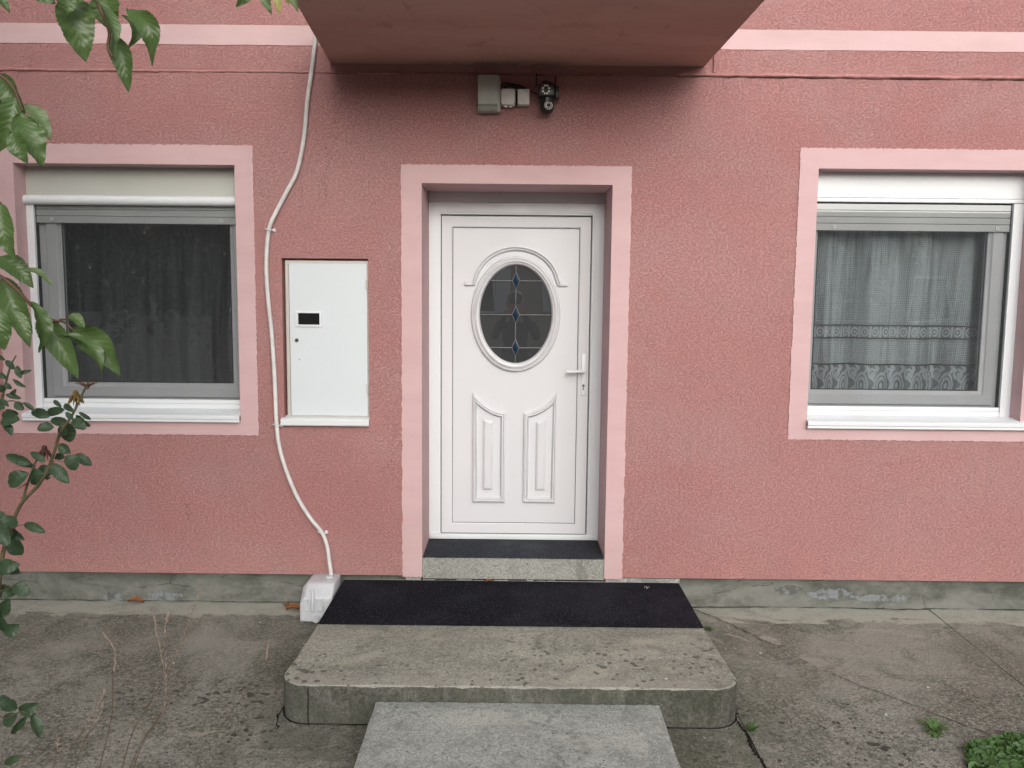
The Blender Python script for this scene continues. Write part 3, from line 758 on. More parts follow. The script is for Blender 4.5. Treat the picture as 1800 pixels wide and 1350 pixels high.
        vs = [bb.bm.verts.new((cx+sgn*abs(a-cx)+0, y-.0098, c)) for a, c in [(X(.142), .572), (X(.176), .572), (X(.176), .978), (X(.142), .962)]]
        bb.bm.faces.new(vs); bb.obj('raised_field', MAT['door'], d, True)
    # handle: plate, lever, cylinder
    pl = B().box(.399, .429, y-.012, y-.003, 1.135, 1.386, .004, 3).obj('handle_plate', MAT['pvc'], d, True)
    hb = B(); hb.cyl((.413, y-.050, 1.283), .0095, .040); hb.tube(spline([(.413, y-.050, 1.283), (.395, y-.056, 1.284), (.36, y-.056, 1.283), (.312, y-.052, 1.281)], 5), .0095, 10)
    hb.obj('lever', MAT['pvc'], d, True)
    k = B(); k.cyl((.414, y-.0145, 1.196), .0085, .004); k.box(.4105, .4175, y-.0145, y-.0125, 1.170, 1.192, .001); k.obj('lock_cylinder', MAT['steel'], d, True)
    B().box(.4128, .4152, y-.0152, y-.0145, 1.191, 1.201).obj('keyhole', MAT['gasket'], d)
    th = B(); th.box(-.505, .522, -.0, .42, -.1, .249, .004); th.obj('threshold', MAT['thresh'], house)
door()
# thresholds' lower broken edge
b = B(); r = random.Random(5); x = -.50
while x < .50:
    w = r.uniform(.03, .09); b.box(x, min(.515, x+w), -.0075-r.uniform(0,.004), -.001, .112, .118+r.uniform(0, .008), .001); x += w*r.uniform(1.0, 1.5)
b.obj('broken_mortar', MAT['thresh'], house)
b = B(); b.box(-.503, .52, -.0045, -.0015, .121, .128); b.obj('mortar_gap', MAT['crack'], house)

# ---------------------------------------------------------------- windows
def window(x0, x1, z1, side, curtain):
    """unit x0..x1 behind the reveal, side = -1 left of the door, +1 right of it"""
    y = .105; zb = 1.118; zt = 2.245
    fx0, fx1 = (x0+.042, x1-.042)
    f = B(); f.sweep(rect(fx0, fx1, zb-.02, zt), [(0, y+.085), (0, y+.030), (.046, y+.030), (.049, y+.036), (.049, y+.085)])
    w = f.obj('window', MAT['grey'], house, True)
    sx0, sx1, sz0, sz1 = fx0+.044, fx1-.044, zb+.010, zt-.044
    B().sweep(rect(sx0, sx1, sz0, sz1), [(0, y+.06), (0, y+.022), (.004, y+.018), (.055, y+.018), (.062, y+.026), (.078, y+.030), (.082, y+.036), (.082, y+.06)]).obj('sash', MAT['grey'], w, True)
    B().sweep(rect(sx0+.082, sx1-.082, sz0+.082, sz1-.082), [(-.002, y+.0345), (.005, y+.036)]).obj('gasket', MAT['gasket'], w)
    B().box(sx0+.078, sx1-.078, y+.040, y+.058, sz0+.078, sz1-.078).obj('pane', MAT['glass'], w)
    # shutter box
    if side < 0:
        B().box(x0, x1, y-.004, .24, 2.246, 2.45, .003).obj('shutter_box', MAT['box'], w)
        B().tube([(x0+.0, y-.014, 2.221), (x1, y-.014, 2.221)], .0265, 16).obj('box_moulding', MAT['pvc'], w, True)
    else:
        b = B(); b.box(x0, x1, y-.004, .24, 2.276, 2.46, .003); b.box(x0, x1, y-.008, .2, 2.253, 2.2745, .003); b.obj('shutter_box', MAT['pvc'], w)
    # guide rails
    for (a, c) in ((x0, x0+.040), (x1-.058, x1)) if side > 0 else ((x0, x0+.040), (x1-.040, x1)):
        B().box(a, c, y-.012, y+.045, 1.064, 2.250 if side > 0 else 2.194, .002).obj('guide_rail', MAT['pvc'], w)
    for (a, c) in ((x0+.0405, x0+.046), (x1-.063, x1-.0585)): B().box(a, c, y+.006, y+.028, 1.12, 2.24).obj('rail_seal', MAT['gasket'], w)
    # lowered end of the roller shutter
    for k, (za, zc) in enumerate(((2.098, 2.136), (2.1375, 2.172), (2.1735, 2.208), (2.2095, 2.244))):
        B().box(x0+.046, x1-.064, y+.004, y+.013, za, zc, .003).obj('slat', MAT['slat'], w)
    for xs in ((x0+.135, x1-.20) if side < 0 else (x0+.245, x1-.135)):
        sb = B(); sb.cyl((xs, y-.002, 2.117), .0085, .006, seg=14); sb.obj('stop_button', MAT['slat'], w, True)
        B().cyl((xs, y-.0035, 2.117), .0032, .002, seg=8).obj('stop_screw', MAT['gasket'], w)
    # insect screen
    b = B(); b.quad((x0+.043, y+.0015, 1.118), (x1-.06, y+.0015, 1.118), (x1-.06, y+.0015, 2.20), (x0+.043, y+.0015, 2.20)); b.obj('insect_screen', MAT['screen'], w)
    rl = B(); rl.box(x0+.041, x1-.059, y-.006, y+.014, 1.096, 1.119, .003); rl.box(x0+.041, x1-.059, y-.010, y+.014, 1.069, 1.0955, .003)
    rl.obj('bottom_rail', MAT['pvc'], w)
    s = B(); sx = (x0-.004, WL[1]+.003) if side < 0 else (WR[0]-.004, WR[1]+.09)
    prof = [(.12, 1.072), (.0, 1.058), (-.034, 1.050), (-.038, 1.046), (-.038, 1.030), (-.034, 1.026), (-.034, 1.012), (-.030, 1.012), (-.028, 1.040), (.12, 1.06)]
    aa = [s.bm.verts.new((sx[0], p, q)) for p, q in prof]; bb = [s.bm.verts.new((sx[1], p, q)) for p, q in prof]
    for k in range(len(prof)): s.bm.faces.new((aa[k], bb[k], bb[(k+1)%len(prof)], aa[(k+1)%len(prof)]))
    s.bm.faces.new(aa); s.bm.faces.new(bb[::-1]); s.obj('sill', MAT['pvc'], w)
    # curtain
    r = random.Random(3 if side > 0 else 9); nx, nz = 260, 12; V = []; UV = []; Fc = []
    cx0, cx1 = (x0+.05, x1-.06) if side > 0 else (x0+.05, x1-.05)
    fr = [r.uniform(22, 34), r.uniform(45, 60), r.uniform(9, 13)]; ph = [r.uniform(0, 6) for _ in range(3)]
    yc = .235 if side > 0 else .30
    zt_, zb_ = 2.35, (1.13 if side > 0 else 0.9)
    for j in range(nz+1):
        t_ = j/nz; z = zb_+(zt_-zb_)*t_; ul = 0; px_ = None
        for i in range(nx+1):
            xx = cx0+(cx1-cx0)*i/nx; q = xx + .01*math.sin(2*z+ph[0])
            yy = yc + (.028*math.sin(fr[0]*q+ph[0]) + .012*math.sin(fr[1]*q+ph[1]) + .022*math.sin(fr[2]*q+ph[2]))*(1.0-.25*t_)
            if px_: ul += math.hypot(xx-px_[0], yy-px_[1])
            px_ = (xx, yy); V.append((xx, yy, z)); UV.append((ul, z))
    for j in range(nz):
        for i in range(nx): a = j*(nx+1)+i; Fc.append((a, a+1, a+nx+2, a+nx+1))
    mk('curtain', V, Fc, curtain, w, True, UV)
    return w
w1 = window(-2.70, -1.425, 0, -1, MAT['dotnet']); w2 = window(1.52, 2.80, 0, 1, MAT['lace'])
tag(w1, 'dark window with net curtain behind the cherry leaves'); tag(w2, 'window with white lace curtain right of the door')

# ================================================================ METER CABINET
mc = empty('meter_cabinet', (-1.03, .03, 1.03)); tag(mc, 'white metal meter cabinet recessed in the wall left of the door', 'cabinet')
B().sweep(rect(-1.255, -.799, 1.030, 1.902), [(0, .055), (0, .022), (.003, .020), (.018, .020), (.020, .024), (.020, .05)]).obj('frame', MAT['frame_old'], mc)
cd = B().box(-1.232, -.806, .010, .045, 1.048, 1.884, .003).obj('cabinet_door', MAT['metal_white'], mc)
B().sweep(rect(-1.196, -1.056, 1.540, 1.626), [(0, .0095), (.001, .003), (.010, .002), (.0125, .007), (.0125, .0095)]).obj('window_frame', MAT['pvc'], cd, True)
B().box(-1.184, -1.068, .0075, .0095, 1.552, 1.614).obj('meter_glass', MAT['darkg'], cd)
k = B(); k.cyl((-1.194, .004, 1.466), .0105, .006); k.obj('lock', MAT['steel'], cd, True)
B().cyl((-1.194, .0025, 1.466), .005, .0015, seg=10).obj('keyhole', MAT['gasket'], cd)
B().sphere((-1.182, .0098, 1.360), .003, 8, 6).obj('drilled_hole', MAT['gasket'], cd)
for z in (1.773, 1.203):
    h = B(); h.tube([(-.806, .008, z+.002), (-.806, .008, z+.027)], .0062, 10); h.tube([(-.806, .008, z-.027), (-.806, .008, z-.001)], .0062, 10); h.obj('hinge', MAT['frame_old'], mc, True)
s = B(); prof = [(.05, 1.046), (-.025, 1.034), (-.030, 1.029), (-.030, 1.002), (-.026, .996), (-.022, 1.000), (-.022, 1.024), (.0, 1.026), (.05, 1.026)]
aa = [s.bm.verts.new((-1.281, p, q)) for p, q in prof]; bb = [s.bm.verts.new((-.795, p, q)) for p, q in prof]
for k in range(len(prof)): s.bm.faces.new((aa[k], bb[k], bb[(k+1)%len(prof)], aa[(k+1)%len(prof)]))
s.bm.faces.new(aa); s.bm.faces.new(bb[::-1]); s.obj('sill', MAT['pvc'], mc)

# ================================================================ CONDUIT, CANISTER
hp = [(-1.055, 3.10), (-1.065, 3.03), (-1.083, 2.90), (-1.110, 2.73), (-1.130, 2.55), (-1.170, 2.374), (-1.232, 2.255), (-1.290, 2.149), (-1.325, 2.07), (-1.341, 1.951), (-1.345, 1.83), (-1.338, 1.68), (-1.325, 1.522), (-1.315, 1.34), (-1.310, 1.16), (-1.306, 1.004), (-1.292, .87), (-1.255, .735), (-1.197, .589), (-1.125, .47), (-1.067, .396), (-1.035, .32), (-1.018, .24), (-1.004, .165), (-1.008, .120)]
cp = empty('corrugated_conduit', (-1.2, -.02, 1.5)); tag(cp, 'white corrugated drain hose running down the wall into the plastic canister', 'hose')
P = spline([(x, -.020 - (0.07*max(0, (.35-z)/.25) if z < .35 else 0), z) for x, z in hp], 30)
# resample by length
L = [0]
for i in range(1, len(P)): L.append(L[-1]+(P[i]-P[i-1]).length)
step = .0030; pts = []; rad = []; j = 0; k = 0; s_ = 0
while s_ < L[-1]:
    while L[j+1] < s_: j += 1
    q = P[j].lerp(P[j+1], (s_-L[j])/(L[j+1]-L[j])); pts.append(q); rad.append(.0125 if k % 2 else .0098); k += 1; s_ += step
B().tube(pts, rad, 10).obj('hose', MAT['conduit'], cp, True)
for (x, z) in ((-1.327, 2.062), (-1.306, .999), (-1.066, .394)):
    c = B(); c.tube([(x-.022, -.004, z+.004), (x-.018, -.026, z+.003), (x, -.036, z), (x+.018, -.026, z-.003), (x+.024, -.004, z-.004)], .0035, 6); c.box(x+.016, x+.032, -.012, -.0005, z-.012, z+.006, .002); c.obj('wall_clip', MAT['pvc'], cp, True)
def canister():
    c = empty('plastic_canister', (-1.04, -.15, -.04)); tag(c, 'milky white plastic canister on the ground left of the step', 'canister')
    z0 = gz(-.15)
    x0, x1, y0, y1, z1 = -1.138, -.960, -.245, -.025, z0+.200
    b = B(); b.box(x0, x1, y0, y1, z0+.001, z1)
    b.bm.edges.ensure_lookup_table(); b.bm.verts.ensure_lookup_table()
    # big chamfers on the upper front and left shoulders, then soften
    e = [e for e in b.bm.edges if all(v.co.z > z0+.1 and v.co.y < y0+.01 for v in e.verts)]
    bmesh.ops.bevel(b.bm, geom=e, offset=.062, segments=1, affect='EDGES')
    e = [e for e in b.bm.edges if all(v.co.x < x0+.005 for v in e.verts) and abs(e.verts[0].co.y-e.verts[1].co.y) > .02 and min(v.co.z for v in e.verts) > z0+.05]
    bmesh.ops.bevel(b.bm, geom=e, offset=.030, segments=1, affect='EDGES')
    bmesh.ops.bevel(b.bm, geom=list(b.bm.edges), offset=.011, segments=3, profile=.5, affect='EDGES')
    body = b.obj('canister_body', MAT['hdpe'], c, True)
    # moulded grip on the front face: two hollows with a rib between
    h = B()
    for cx in (x0+.040, x0+.112): h.sweep([(cx+.026*max(-.8, min(.8, math.cos(a)*1.25)), z0+.100+.042*max(-.85, min(.85, math.sin(a)*1.2))) for a in [2*PI*i/20 for i in range(20)]], [(0, y0-.0005), (.004, y0-.005), (.010, y0-.0052), (.014, y0-.001)])
    h.obj('moulded_rib', MAT['hdpe'], c, True)
    g = B(); xm = x0+.074; g.tube(spline([(xm, y0+.004, z0+.062), (xm, y0-.010, z0+.075), (xm, y0-.012, z0+.10), (xm, y0-.006, z0+.135), (xm-.01, y0+.028, z0+.175)], 5), .0095, 10)
    g.obj('grip', MAT['hdpe'], c, True)
    n = B(); nx, nz = -1.046, z0+.030
    n.tube([(nx, y0+.01, nz), (nx, y0-.024, nz-.004)], .0185, 20, False); n.tube([(nx, y0-.024, nz-.004), (nx, y0-.0242, nz-.004), (nx, y0-.006, nz-.002)], [.0185, .0140, .0140], 20, False)
    n.tube([(nx, y0-.012, nz-.003), (nx, y0-.016, nz-.003)], .021, 20, True)
    n.obj('neck', MAT['hdpe'], c, True)
    B().cyl((nx, y0-.010, nz-.0025), .0138, .002).obj('neck_inside', m_plain('shadowed_plastic', (.42,.42,.42), .5), c)
    B().cyl((-1.008, -.093, z1-.012), .021, .022, 'z').obj('hose_inlet', MAT['hdpe'], c, True)
canister()

# ================================================================ BOXES AND CAMERA UNDER THE BALCONY
def jbox(x0, x1, z0, z1, d, mat, label, feet, screws, lid, group=None):
    o = empty('junction_box', ((x0+x1)/2, 0, (z0+z1)/2)); tag(o, label, 'electrical box')
    bd = B(); bd.box(x0, x1, -d, -.001, z0, z1, .004, 2)
    if feet: 
        bd.box(x0+.012, x1-.012, -.020, -.001, z1+.0005, z1+.014, .002)
    bd.obj('box_body', mat, o, True)
    l = B().box(x0+.0015, x1-.0015 if not feet else x1-.006, -d-.012, -d-.0005, z0+(.0 if not feet else .030), z1-.001, .003).obj('lid', mat, o, True)
    for (sx, sz) in screws: B().cyl((sx, -d-.0135, sz), .0026, .002, seg=8).obj('screw', MAT['gasket'], o)
    if feet:
        for sx in (x0+.012, x1-.012): B().cyl((sx, -d-.001, z0+.012), .0032, .0015, seg=8).obj('screw', MAT['gasket'], o)
        B().box(x1-.0035, x1+.006, -.045, -.001, z0+.0, z1-.022, .003).obj('side_flange', mat, o)
        B().box(x0+.002, x1-.008, -d-.0128, -d-.0118, z0+.0325, z0+.0345).obj('lid_seam', MAT['gasket'], o)
        l2 = B().box(x0+.004, x1-.010, -d-.006, -d-.0008, z0+.001, z0+.0295, .002).obj('lower_cover', MAT['greyd'], o)
        B().sphere((x0+.052, -d-.012, z0+.118), .0018, 8, 6).obj('status_light', MAT['led'], o)
    return o
ja = jbox(-.203, -.090, 2.684, 2.868, .060, MAT['greybox'], 'large grey junction box under the balcony, left end of the row', True, [], 1)
jb_ = jbox(-.082, -.006, 2.722, 2.804, .040, MAT['whitebox'], 'small white junction box with two round cable glands, between grey box and shallower white box', False, [(-.078, 2.800), (-.0105, 2.800), (-.078, 2.7275), (-.0105, 2.7275)], 1)
for cx in (-.058, -.032): 
    g = B(); g.cyl((cx, -.024, 2.714), .0115, .009, 'z', 14); g.obj('cable_gland', MAT['whitebox'], jb_, True)
jc = jbox(.006, .070, 2.722, 2.802, .045, MAT['whitebox'], 'small white box with sloped face nearest to the camera', False, [], 1)
jb_['label'] = 'small white junction box in the middle with cable glands and corner screws'; jc['label'] = 'small plain white box right next to the black security camera'
cb = B(); cb.tube(spline([(-.088, -.02, 2.80), (-.080, -.022, 2.828), (-.055, -.022, 2.838), (-.02, -.022, 2.832), (.03, -.02, 2.822), (.07, -.02, 2.800), (.10, -.03, 2.785), (.13, -.035, 2.78)], 6), .0045, 8)
cb.tube(spline([(-.07, -.018, 2.812), (-.04, -.02, 2.828), (0, -.02, 2.818), (.045, -.02, 2.812)], 6), .0065, 8); cb.tube([(-.001, -.03, 2.80), (.0, -.03, 2.72)], .004, 6)
tag(cb.obj('power_cable', MAT['black'], None, True), 'black cable looping from the grey box over the white boxes to the camera', 'cable')
def seccam():
    o = empty('security_camera', (.16, -.02, 2.79)); tag(o, 'black two-lens security camera with two antennas under the balcony', 'security camera')
    bb = B(); bb.box(.118, .205, -.030, -.001, 2.775, 2.835, .006); bb.cyl((.158, -.065, 2.822), .024, .014, 'z', 20); bb.box(.135, .185, -.075, -.02, 2.812, 2.826, .004); bb.obj('bracket', MAT['black'], o, True)
    up = B(); up.box(.112, .200, -.108, -.028, 2.752, 2.816, .009, 3); hd = up.obj('upper_housing', MAT['black'], o, True)
    yy = -.1085
    for k in range(8):
        a = 2*PI*(k+.5)/8; B().cyl((.153+.017*math.cos(a)*1.0, yy-.002, 2.785+.021*math.sin(a)), .0048, .003, seg=10).obj('led', MAT['led'], hd)
    B().cyl((.153, yy-.004, 2.785), .0105, .006, seg=18).obj('lens', MAT['darkg'], hd, True)
    sd_ = B(); sd_.box(.2005, .222, -.09, -.03, 2.745, 2.812, .006); sd_.obj('side_housing', MAT['black'], o, True)
    for a_ in range(3):
        for c_ in range(2): B().cyl((.2215, -.078+.018*c_, 2.762+.018*a_), .003, .002, 'x', 8).obj('led', MAT['led'], o)
    dm = B(); dm.cyl((.160, -.068, 2.705), .036, .045, 'z', 28); dm.sphere((.160, -.068, 2.705), .036, 28, 14); bd = dm.obj('dome_head', MAT['black'], o, True)
    # led field on the tilted front of the ball
    c = Vector((.160, -.068, 2.705)); r = random.Random(2)
    for ring, (cnt, rad_) in enumerate(((10, .0125), (18, .0200))):
        for k in range(cnt):
            a = 2*PI*k/cnt
            if ring == 1 and math.sin(a) > .75: continue
            d = Vector((math.cos(a)*rad_+.008, 0, math.sin(a)*rad_+.004)); q = c+d; q.y = c.y-math.sqrt(max(1e-6, .0362**2-d.x**2-(min(0, d.z))**2))-.0005
            B().sphere(q, .0030, 8, 5).obj('led', MAT['led'], bd)
    B().sphere((.168, -.1015, 2.708), .0080, 12, 8, (1,.6,1)).obj('lens', MAT['darkg'], bd, True)
    for (x, zt_) in ((.103, 2.884), (.204, 2.868)):
        an = B(); an.tube([(x, -.05, zt_-.070), (x+.001, -.052, zt_-.05), (x+.001, -.053, zt_)], [.0055, .0042, .0036], 10); an.obj('antenna', MAT['black'], o, True)
seccam()

# ================================================================ STEP, WALK SLAB, MATS
def rounded_slab(name, x0, x1, y0, y1, ztop, zbot, R, mats, parent=None):
    """front corners (y0 side) rounded; top face one material, riser another; slightly chipped upper edge"""
    r = random.Random(11); P = []
    def add(p): P.append(p)
    n = 60
    for i in range(14): add((x0, y1+(y0+R-y1)*i/14))
    for i in range(13): a = PI+PI/2*i/12; add((x0+R+R*math.cos(a), y0+R+R*math.sin(a)))
    for i in range(1, n): add((x0+R+(x1-x0-2*R)*i/n, y0))
    for i in range(13): a = -PI/2+PI/2*i/12; add((x1-R+R*math.cos(a), y0+R+R*math.sin(a)))
    for i in range(1, 15): add((x1, y0+R+(y1-y0-R)*i/14))
    P = [(x*(1-.018*min(1, max(0, (-y-.62)/.5))*-1), y) for x, y in P]
    cx, cy = (x0+x1)/2, (y0+y1)/2+.2; V = []; Fc = []; MI = []
    m = len(P)
    for k, (x, y) in enumerate(P):
        d = Vector((cx-x, cy-y)).normalized(); ch = r.uniform(.004, .009) if r.random() < .8 else r.uniform(.008, .015); j = r.uniform(-.0015, .0015)
        zt_ = ztop(y); V += [(x+d.x*ch*1.3, y+d.y*ch*1.3, zt_), (x+d.x*.002+j, y+d.y*.002, zt_-ch*.7), (x+j, y, zt_-ch*1.5), (x, y, (zt_+zbot)/2), (x, y, zbot)]
    for k in range(m-1):
        for q in range(4): a = 5*k+q; Fc.append((a, a+1, a+6, a+5)); MI.append(0 if q == 0 else 1)
    Fc.append([5*k for k in range(m)]); MI.append(0)
    o = mk(name, V, Fc, mats, parent)
    for p, i in zip(o.data.polygons, MI): p.material_index = i
    bm = bmesh.new(); bm.from_mesh(o.data); bmesh.ops.recalc_face_normals(bm, faces=bm.faces); bm.to_mesh(o.data); bm.free()
    return o
st = empty('entrance_step', (0, -.6, -.06)); tag(st, 'wide weathered concrete step with rounded front corners before the door', 'step')
rounded_slab('tread', -.951, .948, -1.243, .026, lambda y: .112+.010*y, -.12, .115, [MAT['steptop'], MAT['stepside']], st)
b = B(); b.tube([(-.842, -1.2445, .085), (-.840, -1.2455, .03), (-.843, -1.2455, -.02), (-.841, -1.2445, -.08)], .0022, 5); b.obj('crack', MAT['crack'], st)
def seam():  # dark strip standing in for contact shade around the foot of the step
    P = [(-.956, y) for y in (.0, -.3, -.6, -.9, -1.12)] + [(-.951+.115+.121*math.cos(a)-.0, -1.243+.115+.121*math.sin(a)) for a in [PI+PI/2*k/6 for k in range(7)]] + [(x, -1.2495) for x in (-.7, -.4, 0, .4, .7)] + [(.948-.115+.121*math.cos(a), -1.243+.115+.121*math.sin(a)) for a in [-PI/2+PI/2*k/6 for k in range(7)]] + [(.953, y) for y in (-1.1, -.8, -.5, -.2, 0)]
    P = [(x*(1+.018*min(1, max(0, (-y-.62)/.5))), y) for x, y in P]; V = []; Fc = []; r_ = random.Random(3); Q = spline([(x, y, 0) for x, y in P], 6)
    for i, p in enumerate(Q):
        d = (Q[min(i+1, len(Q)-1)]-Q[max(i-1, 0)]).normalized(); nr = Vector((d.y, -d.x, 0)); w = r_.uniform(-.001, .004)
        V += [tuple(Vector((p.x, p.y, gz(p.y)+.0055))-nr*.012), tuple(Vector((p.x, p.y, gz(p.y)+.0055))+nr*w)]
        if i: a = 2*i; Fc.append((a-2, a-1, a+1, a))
    mk('contact_shade_seam', V, Fc, MAT['crack'], st)
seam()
tag(patch('door_mat', -.945, .942, -.622, -.012, lambda y: .112+.010*y+.0075, MAT['mat'], 60, 20, None, .0008, .0065), 'large dark navy doormat covering the back of the concrete step', 'mat')
tag(patch('threshold_mat', -.500, .517, -.006, .345, lambda y: .2545, MAT['mat2'], 20, 8, None, .0005, .005), 'narrow slate grey mat on the raised threshold under the door', 'mat')
V = []; Fc = []; r = random.Random(21); n = 60; ny = 60
for j in range(ny+1):
    y = -1.2525-(4.9-1.2525)*j/ny
    for i in range(n+1):
        x = -.557+(1.172)*i/n; e = 0
        if i in (0, n): x += r.uniform(-.002, .002); e = -.004-r.uniform(0, .003)
        if j == 0: e = min(e, -.003-r.uniform(0, .003))
        V.append((x, y+(r.uniform(-.003, .0) if j == 0 else 0), .040+.008*(y+1.25)+e+.0015*math.sin(x*5+y*3)))
for j in range(ny):
    for i in range(n): a = j*(n+1)+i; Fc.append((a, a+1, a+n+2, a+n+1))
bd = [i for i in range(n+1)] + [j*(n+1)+n for j in range(1, ny+1)] + [ny*(n+1)+i for i in range(n-1, -1, -1)] + [j*(n+1) for j in range(ny-1, 0, -1)]
m0 = len(V)
for k in bd: V.append((V[k][0], V[k][1], -.2))
for k in range(len(bd)): Fc.append((bd[k], bd[(k+1)%len(bd)], m0+(k+1)%len(bd), m0+k))
tag(mk('walk_slab', V, Fc, MAT['walk']), 'long pale concrete walkway slab leading up to the middle of the step', 'paving slab')

# small litter
def dead_leaf(x, y, z, s, rot, label, curl=.4):
    V = []; Fc = []; UV = []; r = random.Random(int(x*997))
    for i in range(7):
        t_ = i/6; w = .35*math.sin(PI*min(1, t_*1.02))**.8
        for j in range(5):
            q = (j-2)/2; V.append(((t_-.5)*s, q*w*s, s*(curl*q*q*.35+.12*math.sin(t_*4)+.03*r.random())+.002)); UV.append((t_, j/4))
    for i in range(6):
        for j in range(4): a = i*5+j; Fc.append((a, a+1, a+6, a+5))
    o = mk('dead_leaf', V, Fc, MAT['dead'], None, True, UV); o.location = (x, y, z); o.rotation_euler = (0, 0, rot)
    tag(o, label, 'leaf', 'dry leaves on the ground')
dead_leaf(-.125, -.030, .122, .045, .6, 'orange dry leaf at the foot of the threshold block')
dead_leaf(-2.13, -.005, gz(0)+.006, .085, .1, 'brown dry leaf against the plinth below the left window')
dead_leaf(-1.205, -.085, gz(-.1)+.004, .10, .2, 'brown dry leaf lying beside the plastic canister')
dead_leaf(-1.27, -.03, gz(-.05)+.004, .06, 2.2, 'small curled dry leaf between plinth and the leaf by the canister')
r = random.Random(31)
PB = {(-1.35, -.25): 'on the paving left of the canister', (-1.62, -.72): 'on the paving behind the dry stalks', (1.62, -1.12): 'on the paving left of the broad-leaved weed', (1.25, -.55): 'right of the step, nearest to the mortar scrapes', (1.92, -.88): 'near the paving joint at the right', (.05, -.95): 'on the middle of the concrete step', (-1.05, -.50): 'on the paving beside the left edge of the step', (.66, -1.16): 'on the front right of the concrete step'}
th = B(); th.tube(spline([(.735, -.10, .122), (.742, -.09, .126), (.752, -.102, .122), (.742, -.118, .121)], 5), .0009, 5); th.tube([(.765, -.085, .121), (.748, -.10, .123)], .0008, 5)
tag(th.obj('thread', MAT['pvc']), 'tiny white thread on the right end of the navy mat', 'thread')
for (x, y) in ((-1.35, -.25), (-1.62, -.72), (1.62, -1.12), (1.25, -.55), (1.92, -.88), (.05, -.95), (-1.05, -.50), (.66, -1.16)):
    z = gz(y) if abs(x) > .95 else .112+.01*y
    p = B(); p.sphere((0, 0, 0), .006+.004*r.random(), 8, 6, (1, .8, .6)); o = p.obj('pebble', MAT['pebble'], None, True); o.location = (x, y, z+.004)
    tag(o, 'small pale pebble ' + PB[(x, y)], 'pebble', 'pebbles on the concrete')

# ================================================================ PLANTS
def leafmesh(name, base, tip, width, mat, parent, seed, droop=.12, bend=0.0, fold=.35, serr=.0, roll=0.0, shape='cherry', wav=.06):
    r = random.Random(seed); base = Vector(base); tip = Vector(tip); ax = tip-base; Ln = ax.length; ax.normalize()
    view = (base-CP).normalized(); side = ax.cross(view).normalized(); nrm = side.cross(ax).normalized()   # nrm points towards/away viewer
    side, nrm = (side*math.cos(roll)+nrm*math.sin(roll)), (nrm*math.cos(roll)-side*math.sin(roll))
    if nrm.dot(view) > 0: nrm = -nrm
    nu, nv = (32, 8) if shape == 'cherry' else (18, 8); V = []; UV = []; Fc = []; ph = r.uniform(0, 6); ph2 = r.uniform(0, 6)
    for i in range(nu+1):
        t_ = i/nu
        if shape == 'cherry': w = (math.sin(PI*t_**.82)**.78)*(1-.25*t_) if 0 < t_ < 1 else 0
        elif shape == 'rose': w = math.sin(PI*t_**.9)**.62 if 0 < t_ < 1 else 0
        else: w = math.sin(PI*t_)**.5 if 0 < t_ < 1 else 0
        w = max(w, .012)*width*.5*(1.12 if shape == 'cherry' else 1)
        c = base+ax*(Ln*t_)+side*(bend*Ln*math.sin(PI*t_))+nrm*(droop*Ln*(math.sin(PI*t_))-.0*Ln)
        for j in range(nv+1):
            q = (j-nv/2)/(nv/2); ww = w
            if abs(q) == 1: ww = w*(1+(serr if i % 2 else -serr)+r.uniform(-.02, .02))
            off = side*(q*ww) + nrm*(fold*abs(q)**1.5*ww + wav*width*math.sin(t_*11+ph+(2.5 if q > 0 else 0))*abs(q)**2 + .03*width*math.sin(t_*30+ph2)*abs(q))
            V.append(c+off); UV.append((t_, j/nv))
    for i in range(nu):
        for j in range(nv): a = i*(nv+1)+j; Fc.append((a, a+1, a+nv+2, a+nv+1))
    return mk(name, V, Fc, mat, parent, True, UV)
MM = lambda px, Y: px/F*(Y+4.5)
# ---- cherry tree: trunk off to the left, limbs reaching over the yard, hanging twigs with single leaves
tree = empty('cherry_tree', (-3.5, -4.9, -.1)); tag(tree, 'cherry tree whose leafy twigs hang in front of the left window', 'tree')
tk = B(); tk.tube(spline([(-3.5, -4.9, -.2), (-3.46, -4.88, .6), (-3.5, -4.92, 1.3), (-3.4, -4.9, 2.0), (-3.3, -4.95, 2.8), (-3.4, -5.1, 3.8), (-3.3, -5.2, 4.8)], 5), [.15, .14, .13, .125, .12, .118, .115, .112, .11, .108, .105, .103, .10, .098, .095, .09, .085, .08, .075, .07, .065, .06, .055, .05, .045, .04, .035, .03, .025, .02, .015], 12); tk.obj('trunk', MAT['bark'], tree, True)
for pts in ([(-3.4, -4.9, 2.0), (-2.7, -4.4, 2.55), (-1.9, -3.9, 2.75), (-1.25, -3.5, 2.68), (-.95, -3.42, 2.50)], [(-3.4, -4.95, 2.4), (-4.2, -5.3, 3.1), (-4.9, -5.6, 3.8)], [(-3.35, -5.0, 3.0), (-2.9, -5.7, 3.8), (-2.5, -6.2, 4.4)], [(-3.4, -5.0, 2.2), (-3.9, -4.4, 2.9), (-4.3, -3.9, 3.5)], [(-2.7, -4.4, 2.55), (-1.9, -3.9, 2.35), (-1.3, -3.5, 2.1), (-.93, -3.33, 1.78), (-.80, -3.31, 1.72)], [(-1.9, -3.9, 2.75), (-1.2, -3.3, 3.1), (-.6, -2.9, 3.2), (-.40, -2.6, 3.0)]):
    b = B(); P = spline(pts, 6); n = len(P); b.tube(P, [.045*(1-i/n)**1.2+.006 for i in range(n)], 8); b.obj('limb', MAT['bark'], tree, True)
